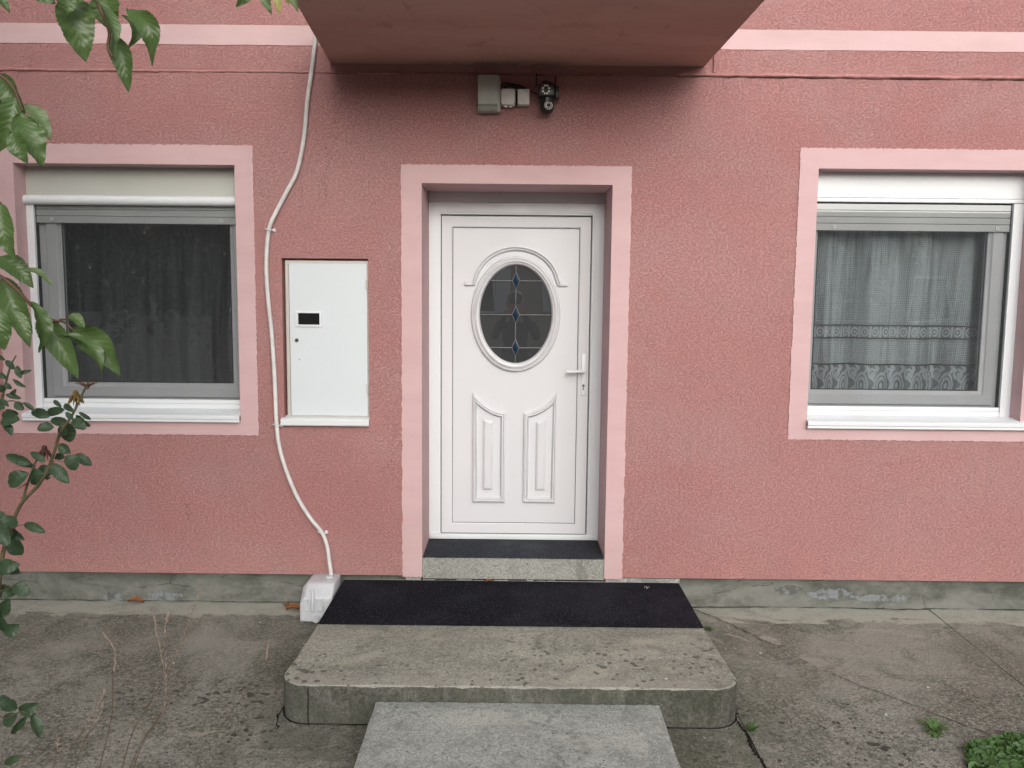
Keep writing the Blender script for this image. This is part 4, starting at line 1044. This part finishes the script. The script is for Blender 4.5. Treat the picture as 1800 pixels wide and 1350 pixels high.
def crown(name, ctr, rad, count, size, mat, parent, seed, ok=lambda p: True):
    r = random.Random(seed); V = []; Fc = []; cl = []
    for _ in range(max(8, count//90)):
        while True:
            p = Vector((r.uniform(-1,1), r.uniform(-1,1), r.uniform(-1,1)))
            if .35 < p.length < 1: break
        cl.append(p)
    k = 0
    while k < count:
        c = r.choice(cl); p = c+Vector((r.gauss(0,.10), r.gauss(0,.10), r.gauss(0,.10)))
        p = Vector((ctr[0]+p.x*rad[0], ctr[1]+p.y*rad[1], ctr[2]+p.z*rad[2])); k += 1
        if not ok(p): continue
        a = Vector((r.gauss(0,1), r.gauss(0,1), r.gauss(0,.6)-.5)).normalized(); b_ = a.cross(Vector((r.gauss(0,1), r.gauss(0,1), r.gauss(0,1)))).normalized(); n_ = a.cross(b_)
        s_ = size*r.uniform(.6, 1.3); i0 = len(V)
        V.extend([p, p+a*s_*.5+b_*s_*.24+n_*s_*.05, p+a*s_, p+a*s_*.5-b_*s_*.24+n_*s_*.05]); Fc.extend([(i0, i0+1, i0+2), (i0, i0+2, i0+3)])
    UV = [(0,.5),(.5,.9),(1,.5),(.5,.1)]*(len(V)//4)
    o = mk(name, V, Fc, mat, parent, False, UV); o['kind'] = 'stuff'; return o
safe = lambda p: p.x < -1.05-.74*max(0, p.y+4.5)
crown('crown', (-3.9, -4.4, 3.7), (2.7, 2.7, 2.3), 17000, .15, MAT['cherry'], tree, 5, safe)
YL = -3.38
def Lf(b, t, w, Y=YL, mat='cherry', bend=0, droop=.10, roll=0, fold=.35, seed=None, dy=0.0, wav=.06):
    sd_ = seed if seed is not None else int(b[0]*13+b[1]*7+t[0])
    leafmesh('leaf', at(b[0], b[1], Y), at(t[0], t[1], Y-dy), MM(w, Y)*1.06, MAT[mat], tree, sd_, droop, bend, fold*random.Random(sd_).uniform(.6, 1.7), .032, roll, 'cherry', wav)
# hanging group at the top
Lf((124, -8), (150, 110), 56, -3.40, bend=-.04, roll=.2); Lf((186, -6), (200, 58), 46, -3.36, roll=-.25, droop=.15); Lf((170, 0), (200, 92), 26, -3.42, bend=.05, roll=.8)
Lf((196, 62), (226, 162), 33, -3.38, bend=.08, roll=-.15); Lf((214, 26), (224, 86), 22, -3.35, bend=.30, droop=.25, roll=.3); Lf((226, 16), (268, 117), 34, -3.37, bend=.24, droop=.2, roll=-.2, wav=.14)
Lf((108, -20), (118, 30), 34, -3.43, roll=.4); Lf((62, -18), (98, 6), 26, -3.43); Lf((-8, -10), (17, 24), 15, -3.4, roll=.5); Lf((140, -30), (112, 12), 30, -3.42)
# top centre tips
for q in (((448, -22), (414, 13), 15, 'cherry'), ((458, -18), (478, 26), 14, 'cherry'), ((474, -25), (470, 10), 13, 'cherry'), ((484, -22), (491, 27), 12, 'yellowleaf'), ((500, -18), (508, 9), 12, 'yellowleaf'), ((508, -22), (524, 22), 13, 'paleleaf')): Lf(q[0], q[1], q[2]*1.1, -2.75, q[3])
# left edge, upper
Lf((0, 132), (44, 200), 36, -3.36, roll=-.3); Lf((44, 182), (88, 248), 26, -3.40, 'paleleaf', bend=.05, roll=.45); Lf((4, 150), (12, 224), 30, -3.34, roll=.2); Lf((28, 170), (-4, 268), 42, -3.38, roll=-.2, bend=.05)
Lf((34, 200), (76, 292), 46, -3.41, bend=-.03, roll=.3); Lf((22, 232), (50, 288), 32, -3.43, roll=-.4); Lf((-8, 160), (4, 215), 30, -3.31, roll=.1)
# left edge, middle
Lf((2, 358), (26, 456), 36, -3.38, roll=-.3, bend=-.04); Lf((-3, 452), (59, 507), 34, -3.35, bend=.06, roll=.2); Lf((44, 470), (93, 503), 16, -3.38, 'paleleaf', roll=.9)
Lf((4, 488), (57, 587), 42, -3.33, bend=-.03, roll=-.1); Lf((-4, 488), (3, 535), 12, -3.32, 'paleleaf', roll=.7); Lf((55, 530), (68, 620), 28, -3.39, bend=.08, roll=.6)
Lf((16, 540), (53, 612), 26, -3.44, roll=.3); Lf((-2, 540), (8, 616), 36, -3.41, roll=-.2); Lf((68, 556), (138, 666), 40, -3.35, bend=.05, roll=-.12)
Lf((122, 553), (149, 578), 20, -3.37, roll=.5); Lf((108, 586), (178, 674), 24, -3.36, bend=.10, roll=.75, droop=.2, wav=.14); Lf((128, 578), (211, 660), 44, -3.33, bend=.12, roll=-.15, droop=.12, wav=.09)
Lf((-10, 600), (12, 612), 14, -3.4); Lf((-6, 568), (2, 590), 20, -3.36)
for P_, Y_, r_ in (([(130, -60), (160, -20), (178, 20), (192, 55), (190, 82), (198, 100)], -3.40, .0032), ([(-60, 470), (-10, 480), (25, 505), (57, 538), (90, 562), (112, 566), (128, 580)], -3.36, .0028), ([(-60, 100), (-20, 120), (20, 150), (40, 195)], -3.39, .003), ([(-50, 330), (-15, 345), (2, 358)], -3.38, .0025), ([(105, 562), (118, 560), (124, 552)], -3.36, .0014), ([(430, -60), (470, -30), (500, -28)], -2.75, .004)):
    b = B(); P = spline([at(x, y, Y_) for x, y in P_], 6); b.tube(P, [r_*(1-.5*i/len(P)) for i in range(len(P))], 7); b.obj('twig', MAT['twig'], tree, True)
# ---- rose bush
rose = empty('rose_bush', (-1.15, -3.1, -.1)); tag(rose, 'rose bush with dark green leaflets and withered blooms in front of the left wall', 'bush')
YR = -3.12
def cr(x, y): return (x/3.375, 600+y/3.375)
def Rl(b, t, w, Y=YR, roll=None, mat='rose'):
    sd_ = int(b[0]*17+b[1]*5+t[1]); r_ = random.Random(sd_)
    leafmesh('leaflet', at(b[0], b[1], Y), at(t[0], t[1], Y-r_.uniform(-.012, .012)), MM(w, Y)*1.05, MAT[mat], rose, sd_, r_.uniform(.03, .14), r_.uniform(-.04, .04), r_.uniform(.12, .5), .045, r_.uniform(-.5, .5) if roll is None else roll, 'rose', .05)
L1 = [((300,440),(185,420),60), ((385,405),(275,430),52), ((318,350),(366,392),26), ((380,375),(440,420),36), ((405,475),(300,470),56), ((320,510),(220,522),60), ((402,485),(416,598),82), ((432,465),(390,420),32), ((430,465),(506,524),62), ((450,440),(538,505),45), ((468,420),(541,465),26),
      ((350,610),(418,665),58), ((385,685),(325,685),42), ((395,675),(450,764),78), ((445,672),(545,737),58), ((185,722),(33,678),62), ((270,715),(184,655),40), ((215,747),(112,733),32), ((168,780),(53,850),92), ((203,752),(212,852),78), ((262,730),(250,822),74), ((303,728),(407,842),72), ((270,818),(302,805),18),
      ((62,1085),(-20,1100),55), ((100,1098),(10,1035),64), ((18,1098),(148,1178),62), ((143,1085),(270,1135),52), ((-10,1105),(52,1212),84), ((62,1160),(130,1268),86), ((-10,1345),(120,1325),86), ((350,505),(385,560),50), ((-5,1010),(15,1060),50)]
for k, (b_, t_, w_) in enumerate(L1): Rl(cr(*b_), cr(*t_), w_/3.375, YR+.03*math.sin(k*2.3))
for b_, t_, w_ in (((-2,1030),(26,1046),24), ((24,1027),(52,1046),24), ((-4,1080),(16,1052),26), ((4,1110),(34,1098),27), ((-6,1000),(35,1008),26), ((-8,1075),(10,1110),20), ((28,1248),(2,1222),24), ((34,1251),(69,1236),25), ((30,1254),(8,1276),22), ((46,1258),(20,1291),14), ((56,1254),(70,1297),19), ((34,1328),(8,1344),15)): Rl(b_, t_, w_, YR+.01)
def c2(x, y): return (x/3, 400+y/3)
for b_, t_, w_ in (((30,700),(75,748),32), ((80,775),(168,752),22), ((88,728),(112,795),36), ((68,800),(138,842),24), ((-6,768),(42,800),26), ((30,818),(62,852),26), ((28,880),(112,902),28), ((78,922),(128,962),42), ((122,922),(187,972),26), ((12,1000),(106,1012),78), ((28,1030),(62,1097),42), ((-8,930),(28,952),42), ((-8,830),(24,862),42), ((-4,905),(46,945),32), ((85,850),(60,890),24), ((30,960),(100,985),30), ((-8,680),(28,700),24)): Rl(c2(*b_), c2(*t_), w_/3, YR-.03)
for P_, r_ in (([(-30, 1420), (-20, 1250), (0, 1010), (12, 950), (20.7, 923), (38.5, 884), (69.6, 850), (89, 813), (104, 766), (118.5, 742), (130, 724), (148, 686), (157, 667)], .0042), ([(38.5, 884), (45, 862), (49, 849), (62, 813), (76, 790)], .0026), ([(130, 724), (135, 705), (133, 694)], .0011), ([(-30, 900), (-10, 760), (6, 690), (18, 645), (28, 625)], .003), ([(-12, 720), (15, 705), (35, 708), (55, 712)], .0013), ([(89, 800), (102, 810), (118, 812)], .0009), ([(49, 849), (30, 860)], .001), ([(-20, 1250), (10, 1262), (35, 1251), (50, 1254)], .0015), ([(15, 935), (30, 925), (42, 922)], .001), ([(-5, 1040), (15, 1035), (24, 1027)], .001)):
    b = B(); P = spline([at(x, y, YR) for x, y in P_], 5); b.tube(P, [r_*(1-.6*i/len(P)) for i in range(len(P))], 8)
    if r_ > .004:
        for k in range(8, len(P)-6, 9): q = P[k]; b.tube([q, q+Vector((.009*(1 if k % 2 else -1), 0, .003))], [.0022, .0003], 5)
    b.obj('stem', MAT['rosestem'], rose, True)
for (x, y), col, n_ in (((133, 690), (0.16,.10,.035), 9), ((153, 680), (.17,.11,.08), 7), ((78, 787), (.07,.03,.025), 9)):
    c = at(x, y, YR); b = B(); b.sphere(c, .0045, 8, 6); r_ = random.Random(x)
    for k in range(n_):
        a = 2*PI*k/n_; d = Vector((math.cos(a)*.8, math.sin(a)*.8, -.9 if x != 153 else .5)).normalized(); L_ = .015+.008*r_.random()
        b.tube([c, c+d*L_*.6, c+d*L_+Vector((0,0,-.005))], [.0018, .0022, .0004], 5)
    b.obj('withered_bloom', m_plain('withered', col, .8, .2, 0, .5, 80), rose, True)
# ---- dry stalks
def stalk(P_, Y, seeded, label, r0_=.0022):
    o = empty('dry_stalk', at(P_[0][0], P_[0][1]+100, Y)); tag(o, label, 'plant', 'dry weed stalks left of the step')
    p0 = at(P_[0][0]-6, P_[0][1]+30, Y); root = Vector((p0.x-.12, p0.y-.12, gz(-2.6)+.02))
    P = spline([root, root.lerp(p0, .55)] + [at(x, y, Y) for x, y in P_], 8); n = len(P)
    b = B(); b.tube(P, [r0_*.75*(1-.75*i/n) for i in range(n)], 6); b.obj('stalk', MAT['straws'], o, True)
    r_ = random.Random(int(P_[0][0])); s_ = B(); st_ = int(n*(1-seeded))
    for i in range(st_, n-1):
        for k in range(2):
            q = P[i].lerp(P[i+1], r_.random()); d = (P[i+1]-P[i]).normalized()*.9+Vector((r_.uniform(-.5,.5), r_.uniform(-.3,.3), r_.uniform(.0,.3))); d.normalize(); L_ = r_.uniform(.005, .011)
            s_.tube([q, q+d*L_*.5, q+d*L_], [.0006, .0018, .0003], 5)
    s_.obj('seed_husk', MAT['straw'], o, True)
def c3(x, y): return (x/2.7, 850+y/2.7)
for P_, Y_, sd_, lb in (([(620,1350),(750,1110),(790,1010),(775,850),(745,720),(730,620)], -2.62, .55, 'tall dry stalk, left of the fork of three seed heads'),
                ([(600,1270),(700,1060),(780,920),(870,740),(930,560),(955,512)], -2.60, .42, 'tall dry stalk leaning right with the highest seed head'),
                ([(640,1330),(760,1100),(788,960),(782,700),(803,608)], -2.64, .50, 'upright dry stalk in the middle of the fork'),
                ([(470,1360),(530,1100),(535,930),(545,860),(540,780),(490,710)], -2.58, .38, 'drooping dry stalk left of the forked seed heads'),
                ([(310,1350),(390,1180),(440,1090),(480,1020),(503,968)], -2.6, .45, 'short dry stalk at the lower left'),
                ([(360,1340),(430,1170),(475,1100),(490,1040)], -2.62, .40, 'short dry stalk beside the lower left one'),
                ([(940,1300),(1000,1220),(1100,1080),(1170,990),(1225,900),(1262,830),(1270,770)], -2.6, .14, 'thin bare stalk nearest to the step'),
                ([(250,1350),(268,1280),(275,1215)], -2.6, .2, 'very short thin stalk at the bottom edge')):
    stalk([c3(*q) for q in P_], Y_, sd_, lb, .0012 if 'thin' in lb else .0021)
# ---- weeds in the joints and the creeping ground cover
def blade(bm, p, d, L_, w, seedr):
    d = d.normalized(); s_ = d.cross(Vector((0,0,1))).normalized()*w; k = bm.verts
    pts = [(0, .6), (.35, 1), (.7, .8), (1, .05)]; prev = None
    for t_, ww in pts:
        c = p+d*L_*t_+Vector((0, 0, -L_*.35*t_*t_)); a, b_ = k.new(c-s_*ww), k.new(c+s_*ww)
        if prev: bm.faces.new((prev[0], prev[1], b_, a))
        prev = (a, b_)
def weed(x, y, n_, L_, w, mat, label, flat=.5):
    o = B(); r_ = random.Random(int(x*100))
    for k in range(n_):
        a = r_.uniform(0, 2*PI); blade(o.bm, Vector((x+r_.uniform(-.01,.01), y+r_.uniform(-.01,.01), gz(y)+.004)), Vector((math.cos(a), math.sin(a), r_.uniform(flat, flat+1.1))), L_*r_.uniform(.5, 1.1), w*r_.uniform(.6, 1.2), r_)
    o = o.obj('weed', mat); tag(o, label, 'plant')
weed(1.0, -1.262, 26, .075, .0035, MAT['clover'], 'grassy weed in the joint at the right corner of the step', .5)
weed(1.77, -1.235, 20, .085, .011, MAT['clover'], 'broad-leaved weed in the paving joint near the ground cover', .15)
weed(1.05, -.285, 40, .035, .004, MAT['paleleaf'], 'tiny yellow-green weed tuft beside the right edge of the mat', .6)
def cover():
    r_ = random.Random(8); V = []; Fc = []; UV = []
    for k in range(3600):
        x = 1.78+abs(r_.gauss(0, .55)); y = -1.30-abs(r_.gauss(0, .33))
        edge = 1.80+.22*max(0, (-1.45-y))*-1+.06*math.sin(y*17)+r_.gauss(0, .035)
        if x < edge+(.12 if y > -1.36 else 0)*r_.random() or x > 4.4 or y < -2.5: continue
        if y > -1.30-.03*math.sin(x*11)-.02: continue
        h = min(1, (x-edge)/.45)*.034*min(1, (-1.27-y)/.12)
        z = gz(y)+.014+h*r_.uniform(.35, 1.0)
        c = Vector((x, y, z)); nrm = Vector((r_.gauss(0,.35), r_.gauss(0,.35)-.25, 1)).normalized(); a = nrm.cross(Vector((r_.gauss(0,1), r_.gauss(0,1), 0))).normalized(); b_ = nrm.cross(a); s_ = r_.uniform(.014, .027)
        i0 = len(V); V.append(c-nrm*s_*.15); UV.append((.1, .5))
        m = 9
        for q in range(m):
            t_ = 2*PI*q/m; rr = s_*(1-.35*(q == 0)); V.append(c+a*math.cos(t_)*rr+b_*math.sin(t_)*rr*1.05+nrm*.12*s_*math.sin(2*t_)); UV.append((.5-.5*math.cos(t_), .5+.5*math.sin(t_)))
        for q in range(m): Fc.append((i0, i0+1+q, i0+1+(q+1) % m))
    o = mk('ground_cover', V, Fc, MAT['clover'], None, False, UV); tag(o, kind='stuff'); o['label'] = 'dense patch of round-leaved green creepers at the lower right'
cover()

# ================================================================ WHAT THE PANES MIRROR: the far side of the street
oh = empty('opposite_house', (3, -19, -.2)); tag(oh, 'cream house with louvred shutters across the street, mirrored in the door glass', 'house')
B().box(-12, 12, -28, -19, -.2, 4.0).obj('wall', MAT['render3'], oh)
rf = B(); vs = [rf.bm.verts.new(p) for p in ((-12.5, -18.5, 4.0), (12.5, -18.5, 4.0), (12.5, -23.5, 6.2), (-12.5, -23.5, 6.2), (12.5, -28.5, 4.0), (-12.5, -28.5, 4.0))]
for f in ((0,1,2,3), (3,2,4,5), (0,3,5), (1,4,2)): rf.bm.faces.new([vs[i] for i in f])
rf.obj('roof', MAT['tile'], oh)
for x in (-8, -4.6, -1.3, 2.2, 5.6, 9):
    wnd = B().box(x-.55, x+.55, -19.02, -18.96, 1.3, 2.9).obj('window', MAT['darkg'], oh)
    B().sweep(rect(x-.6, x+.6, 1.24, 2.96), [(0, -18.9), (.0, -18.86), (.08, -18.86), (.08, -18.95)]).obj('frame', MAT['pvc'], wnd)
    for sx in (x-1.2, x+.62):
        b = B(); b.box(sx, sx+.58, -18.95, -18.92, 1.25, 2.95)
        for k in range(16): b.box(sx+.06, sx+.52, -18.92, -18.89, 1.33+k*.1, 1.39+k*.1)
        b.obj('shutter', MAT['pvc'], wnd)
for (xa, xb, h_, lb, mt) in ((-38, -13, 3.6, 'long pale house across the street, left of the cream one', 'render2'), (13, 38, 4.2, 'long pale house across the street, right of the cream one', 'render3')):
    nh = empty('opposite_house', ((xa+xb)/2, -19, -.2)); tag(nh, lb, 'house')
    B().box(xa, xb, -27, -18.5, -.2, h_).obj('wall', MAT[mt], nh)
    rr = B(); vs = [rr.bm.verts.new(p) for p in ((xa-.3, -18, h_), (xb+.3, -18, h_), (xb+.3, -22.7, h_+2), (xa-.3, -22.7, h_+2), (xb+.3, -27.5, h_), (xa-.3, -27.5, h_))]
    for f in ((0,1,2,3), (3,2,4,5), (0,3,5), (1,4,2)): rr.bm.faces.new([vs[i] for i in f])
    rr.obj('roof', MAT['tile'], nh)
    for k in range(6):
        x = xa+2.2+k*4.1; wn_ = B().box(x-.7, x+.7, -18.52, -18.46, 1.1, 2.7).obj('window', MAT['darkg'], nh)
        B().sweep(rect(x-.75, x+.75, 1.05, 2.75), [(0, -18.45), (0, -18.40), (.10, -18.40), (.10, -18.45)]).obj('frame', MAT['pvc'], wn_)
for q in list(bpy.data.objects):
    if q.name.startswith('opposite_house'): q.location.y -= 7
gw = B(); gw.box(-14, -1.2, -9.75, -9.55, -.2, 1.4); gw.box(1.2, 14, -9.75, -9.55, -.2, 1.4); tag(gw.obj('garden_wall', MAT['render2']), 'low grey rendered garden wall along the street behind the viewer', 'wall')
gp = B()
for x in (-1.2, 1.0): gp.box(x, x+.2, -9.8, -9.5, -.2, 1.5, .01)
tag(gp.obj('gate_post', MAT['render2']), 'pair of grey gate posts in the garden wall', 'gate')
def bgtree(x, y, h, rad, cnt, label, seed):
    t_ = empty('garden_tree', (x, y, -.2)); tag(t_, label, 'tree')
    b = B(); b.tube(spline([(x, y, -.2), (x+.1, y, h*.4), (x-.05, y+.1, h*.8)], 5), [.14, .13, .12, .11, .1, .09, .08, .07, .06, .05, .04], 8); b.obj('trunk', MAT['bark'], t_, True)
    crown('crown', (x, y, h*.72), rad, cnt, .24, MAT['cherry'], t_, seed)
bgtree(-9.5, -13.5, 4.6, (2.2, 2.0, 1.9), 6000, 'broad leafy tree by the street left of the viewer', 3)
bgtree(8.2, -17, 5.4, (2.4, 2.2, 2.2), 6000, 'tall leafy tree by the street right of the viewer', 4)
# ---- the photographer, seen only as a mirror image in the door glass
def person():
    p = empty('person', (.02, -4.78, gz(-4.7))); tag(p, 'person in dark clothes holding up a phone, mirrored in the oval door glass', 'person')
    z0 = gz(-4.7)+.04; X, Y = .02, -4.80
    J = {'pel': (X, Y, .97), 'ches': (X, Y-.01, 1.26), 'neck': (X, Y-.01, 1.49), 'hbase': (X, Y+.01, 1.58), 'head': (X, Y+.02, 1.66), 'top': (X, Y+.01, 1.735)}
    R = {'pel': .150, 'ches': .155, 'neck': .062, 'hbase': .068, 'head': .090, 'top': .065}; E = [('pel','ches'), ('ches','neck'), ('neck','hbase'), ('hbase','head'), ('head','top')]
    for s_, n_ in ((-1, 'l'), (1, 'r')):
        for k, c, r_ in (('sh', (X+s_*.185, Y-.01, 1.42), .070), ('el', (X+s_*.25, Y+.07, 1.20), .046), ('wr', (X+s_*.075, Y+.25, 1.60), .031), ('hip', (X+s_*.095, Y, .90), .105), ('kn', (X+s_*.11, Y+.015, .50), .063), ('an', (X+s_*.12, Y-.02, z0+.05), .042), ('toe', (X+s_*.14, Y+.17, z0+.0), .036)):
            J[k+n_] = c; R[k+n_] = r_
        E += [('ches','sh'+n_), ('sh'+n_,'el'+n_), ('el'+n_,'wr'+n_), ('pel','hip'+n_), ('hip'+n_,'kn'+n_), ('kn'+n_,'an'+n_), ('an'+n_,'toe'+n_)]
    names = list(J); me = bpy.data.meshes.new('body'); me.from_pydata([J[k] for k in names], [(names.index(a), names.index(b_)) for a, b_ in E], [])
    o = bpy.data.objects.new('body', me); COL.objects.link(o); o.parent = p; o.matrix_parent_inverse = Matrix.Translation(-Vector(p.location))
    md = o.modifiers.new('skin', 'SKIN')
    for i, k in enumerate(names): sv = me.skin_vertices[0].data[i]; sv.radius = (R[k], R[k]*(.72 if k in ('pel', 'ches') else 1)); sv.use_root = (k == 'pel')
    o.modifiers.new('sub', 'SUBSURF').levels = 2; o.modifiers['sub'].render_levels = 2
    t_ = MT('clothes_and_skin', .8, .2); x, y, z = t_.xyz(); skin = z.gt(1.515); c = t_.mix(z.gt(.98), (.03,.035,.055), (.035,.035,.04)); c = t_.mix(skin, c, (.45,.27,.2)); t_.color(c); me.materials.append(t_.m)
    skn = m_plain('skin', (.46,.28,.21), .5)
    b = B(); b.sphere((X, Y-.005, 1.70), .108, 20, 14, (.92, 1.05, .95)); 
    bmesh.ops.delete(b.bm, geom=[v for v in b.bm.verts if v.co.y > Y+.045 and v.co.z < 1.735 or v.co.z < 1.64 and v.co.y > Y-.01], context='VERTS'); b.obj('hair', m_plain('brown_hair', (.03,.02,.014), .6), p, True)
    f = B(); f.tube([(X, Y+.10, 1.675), (X, Y+.125, 1.645), (X, Y+.105, 1.636)], [.008, .014, .008], 8)
    for s_ in (-1, 1): f.sphere((X+s_*.098, Y+.0, 1.66), .026, 8, 6, (.3, .7, 1.1))
    f.obj('face', skn, p, True)
    e_ = B()
    for s_ in (-1, 1): e_.sphere((X+s_*.032, Y+.103, 1.675), .010, 8, 6)
    e_.obj('eye', MAT['led'], p, True); m_ = B(); m_.tube([(X-.024, Y+.103, 1.610), (X, Y+.110, 1.608), (X+.024, Y+.103, 1.610)], .005, 6); m_.obj('mouth', m_plain('lips', (.35,.13,.11), .5), p, True)
    for s_ in (-1, 1):
        h = B(); hx = X+s_*.078; hy = Y+.265
        h.sphere((hx, hy, 1.645), .034, 12, 8, (.45, .7, 1.15))
        for k, (zz, L_) in enumerate(((1.725, .070), (1.708, .078), (1.690, .074), (1.673, .060))):
            h.tube(spline([(hx, hy, 1.66+.008*(3-k)), (hx+s_*.004, hy-.02, zz-.004), (hx-s_*.016, hy-.034, zz)], 4), [.0085]*4+[.008]*4+[.0065], 7)
        h.tube(spline([(hx, hy-.01, 1.64), (hx-s_*.012, hy-.026, 1.655), (hx-s_*.03, hy-.034, 1.67)], 4), [.011]*5+[.009]*4, 7)
        h.obj('hand', skn, p, True)
    ph = B(); ph.box(-.062, .100, -4.547, -4.538, 1.655, 1.735, .004); tag(ph.obj('phone', MAT['black']), 'black phone held level in both hands of the person', 'phone')
person()
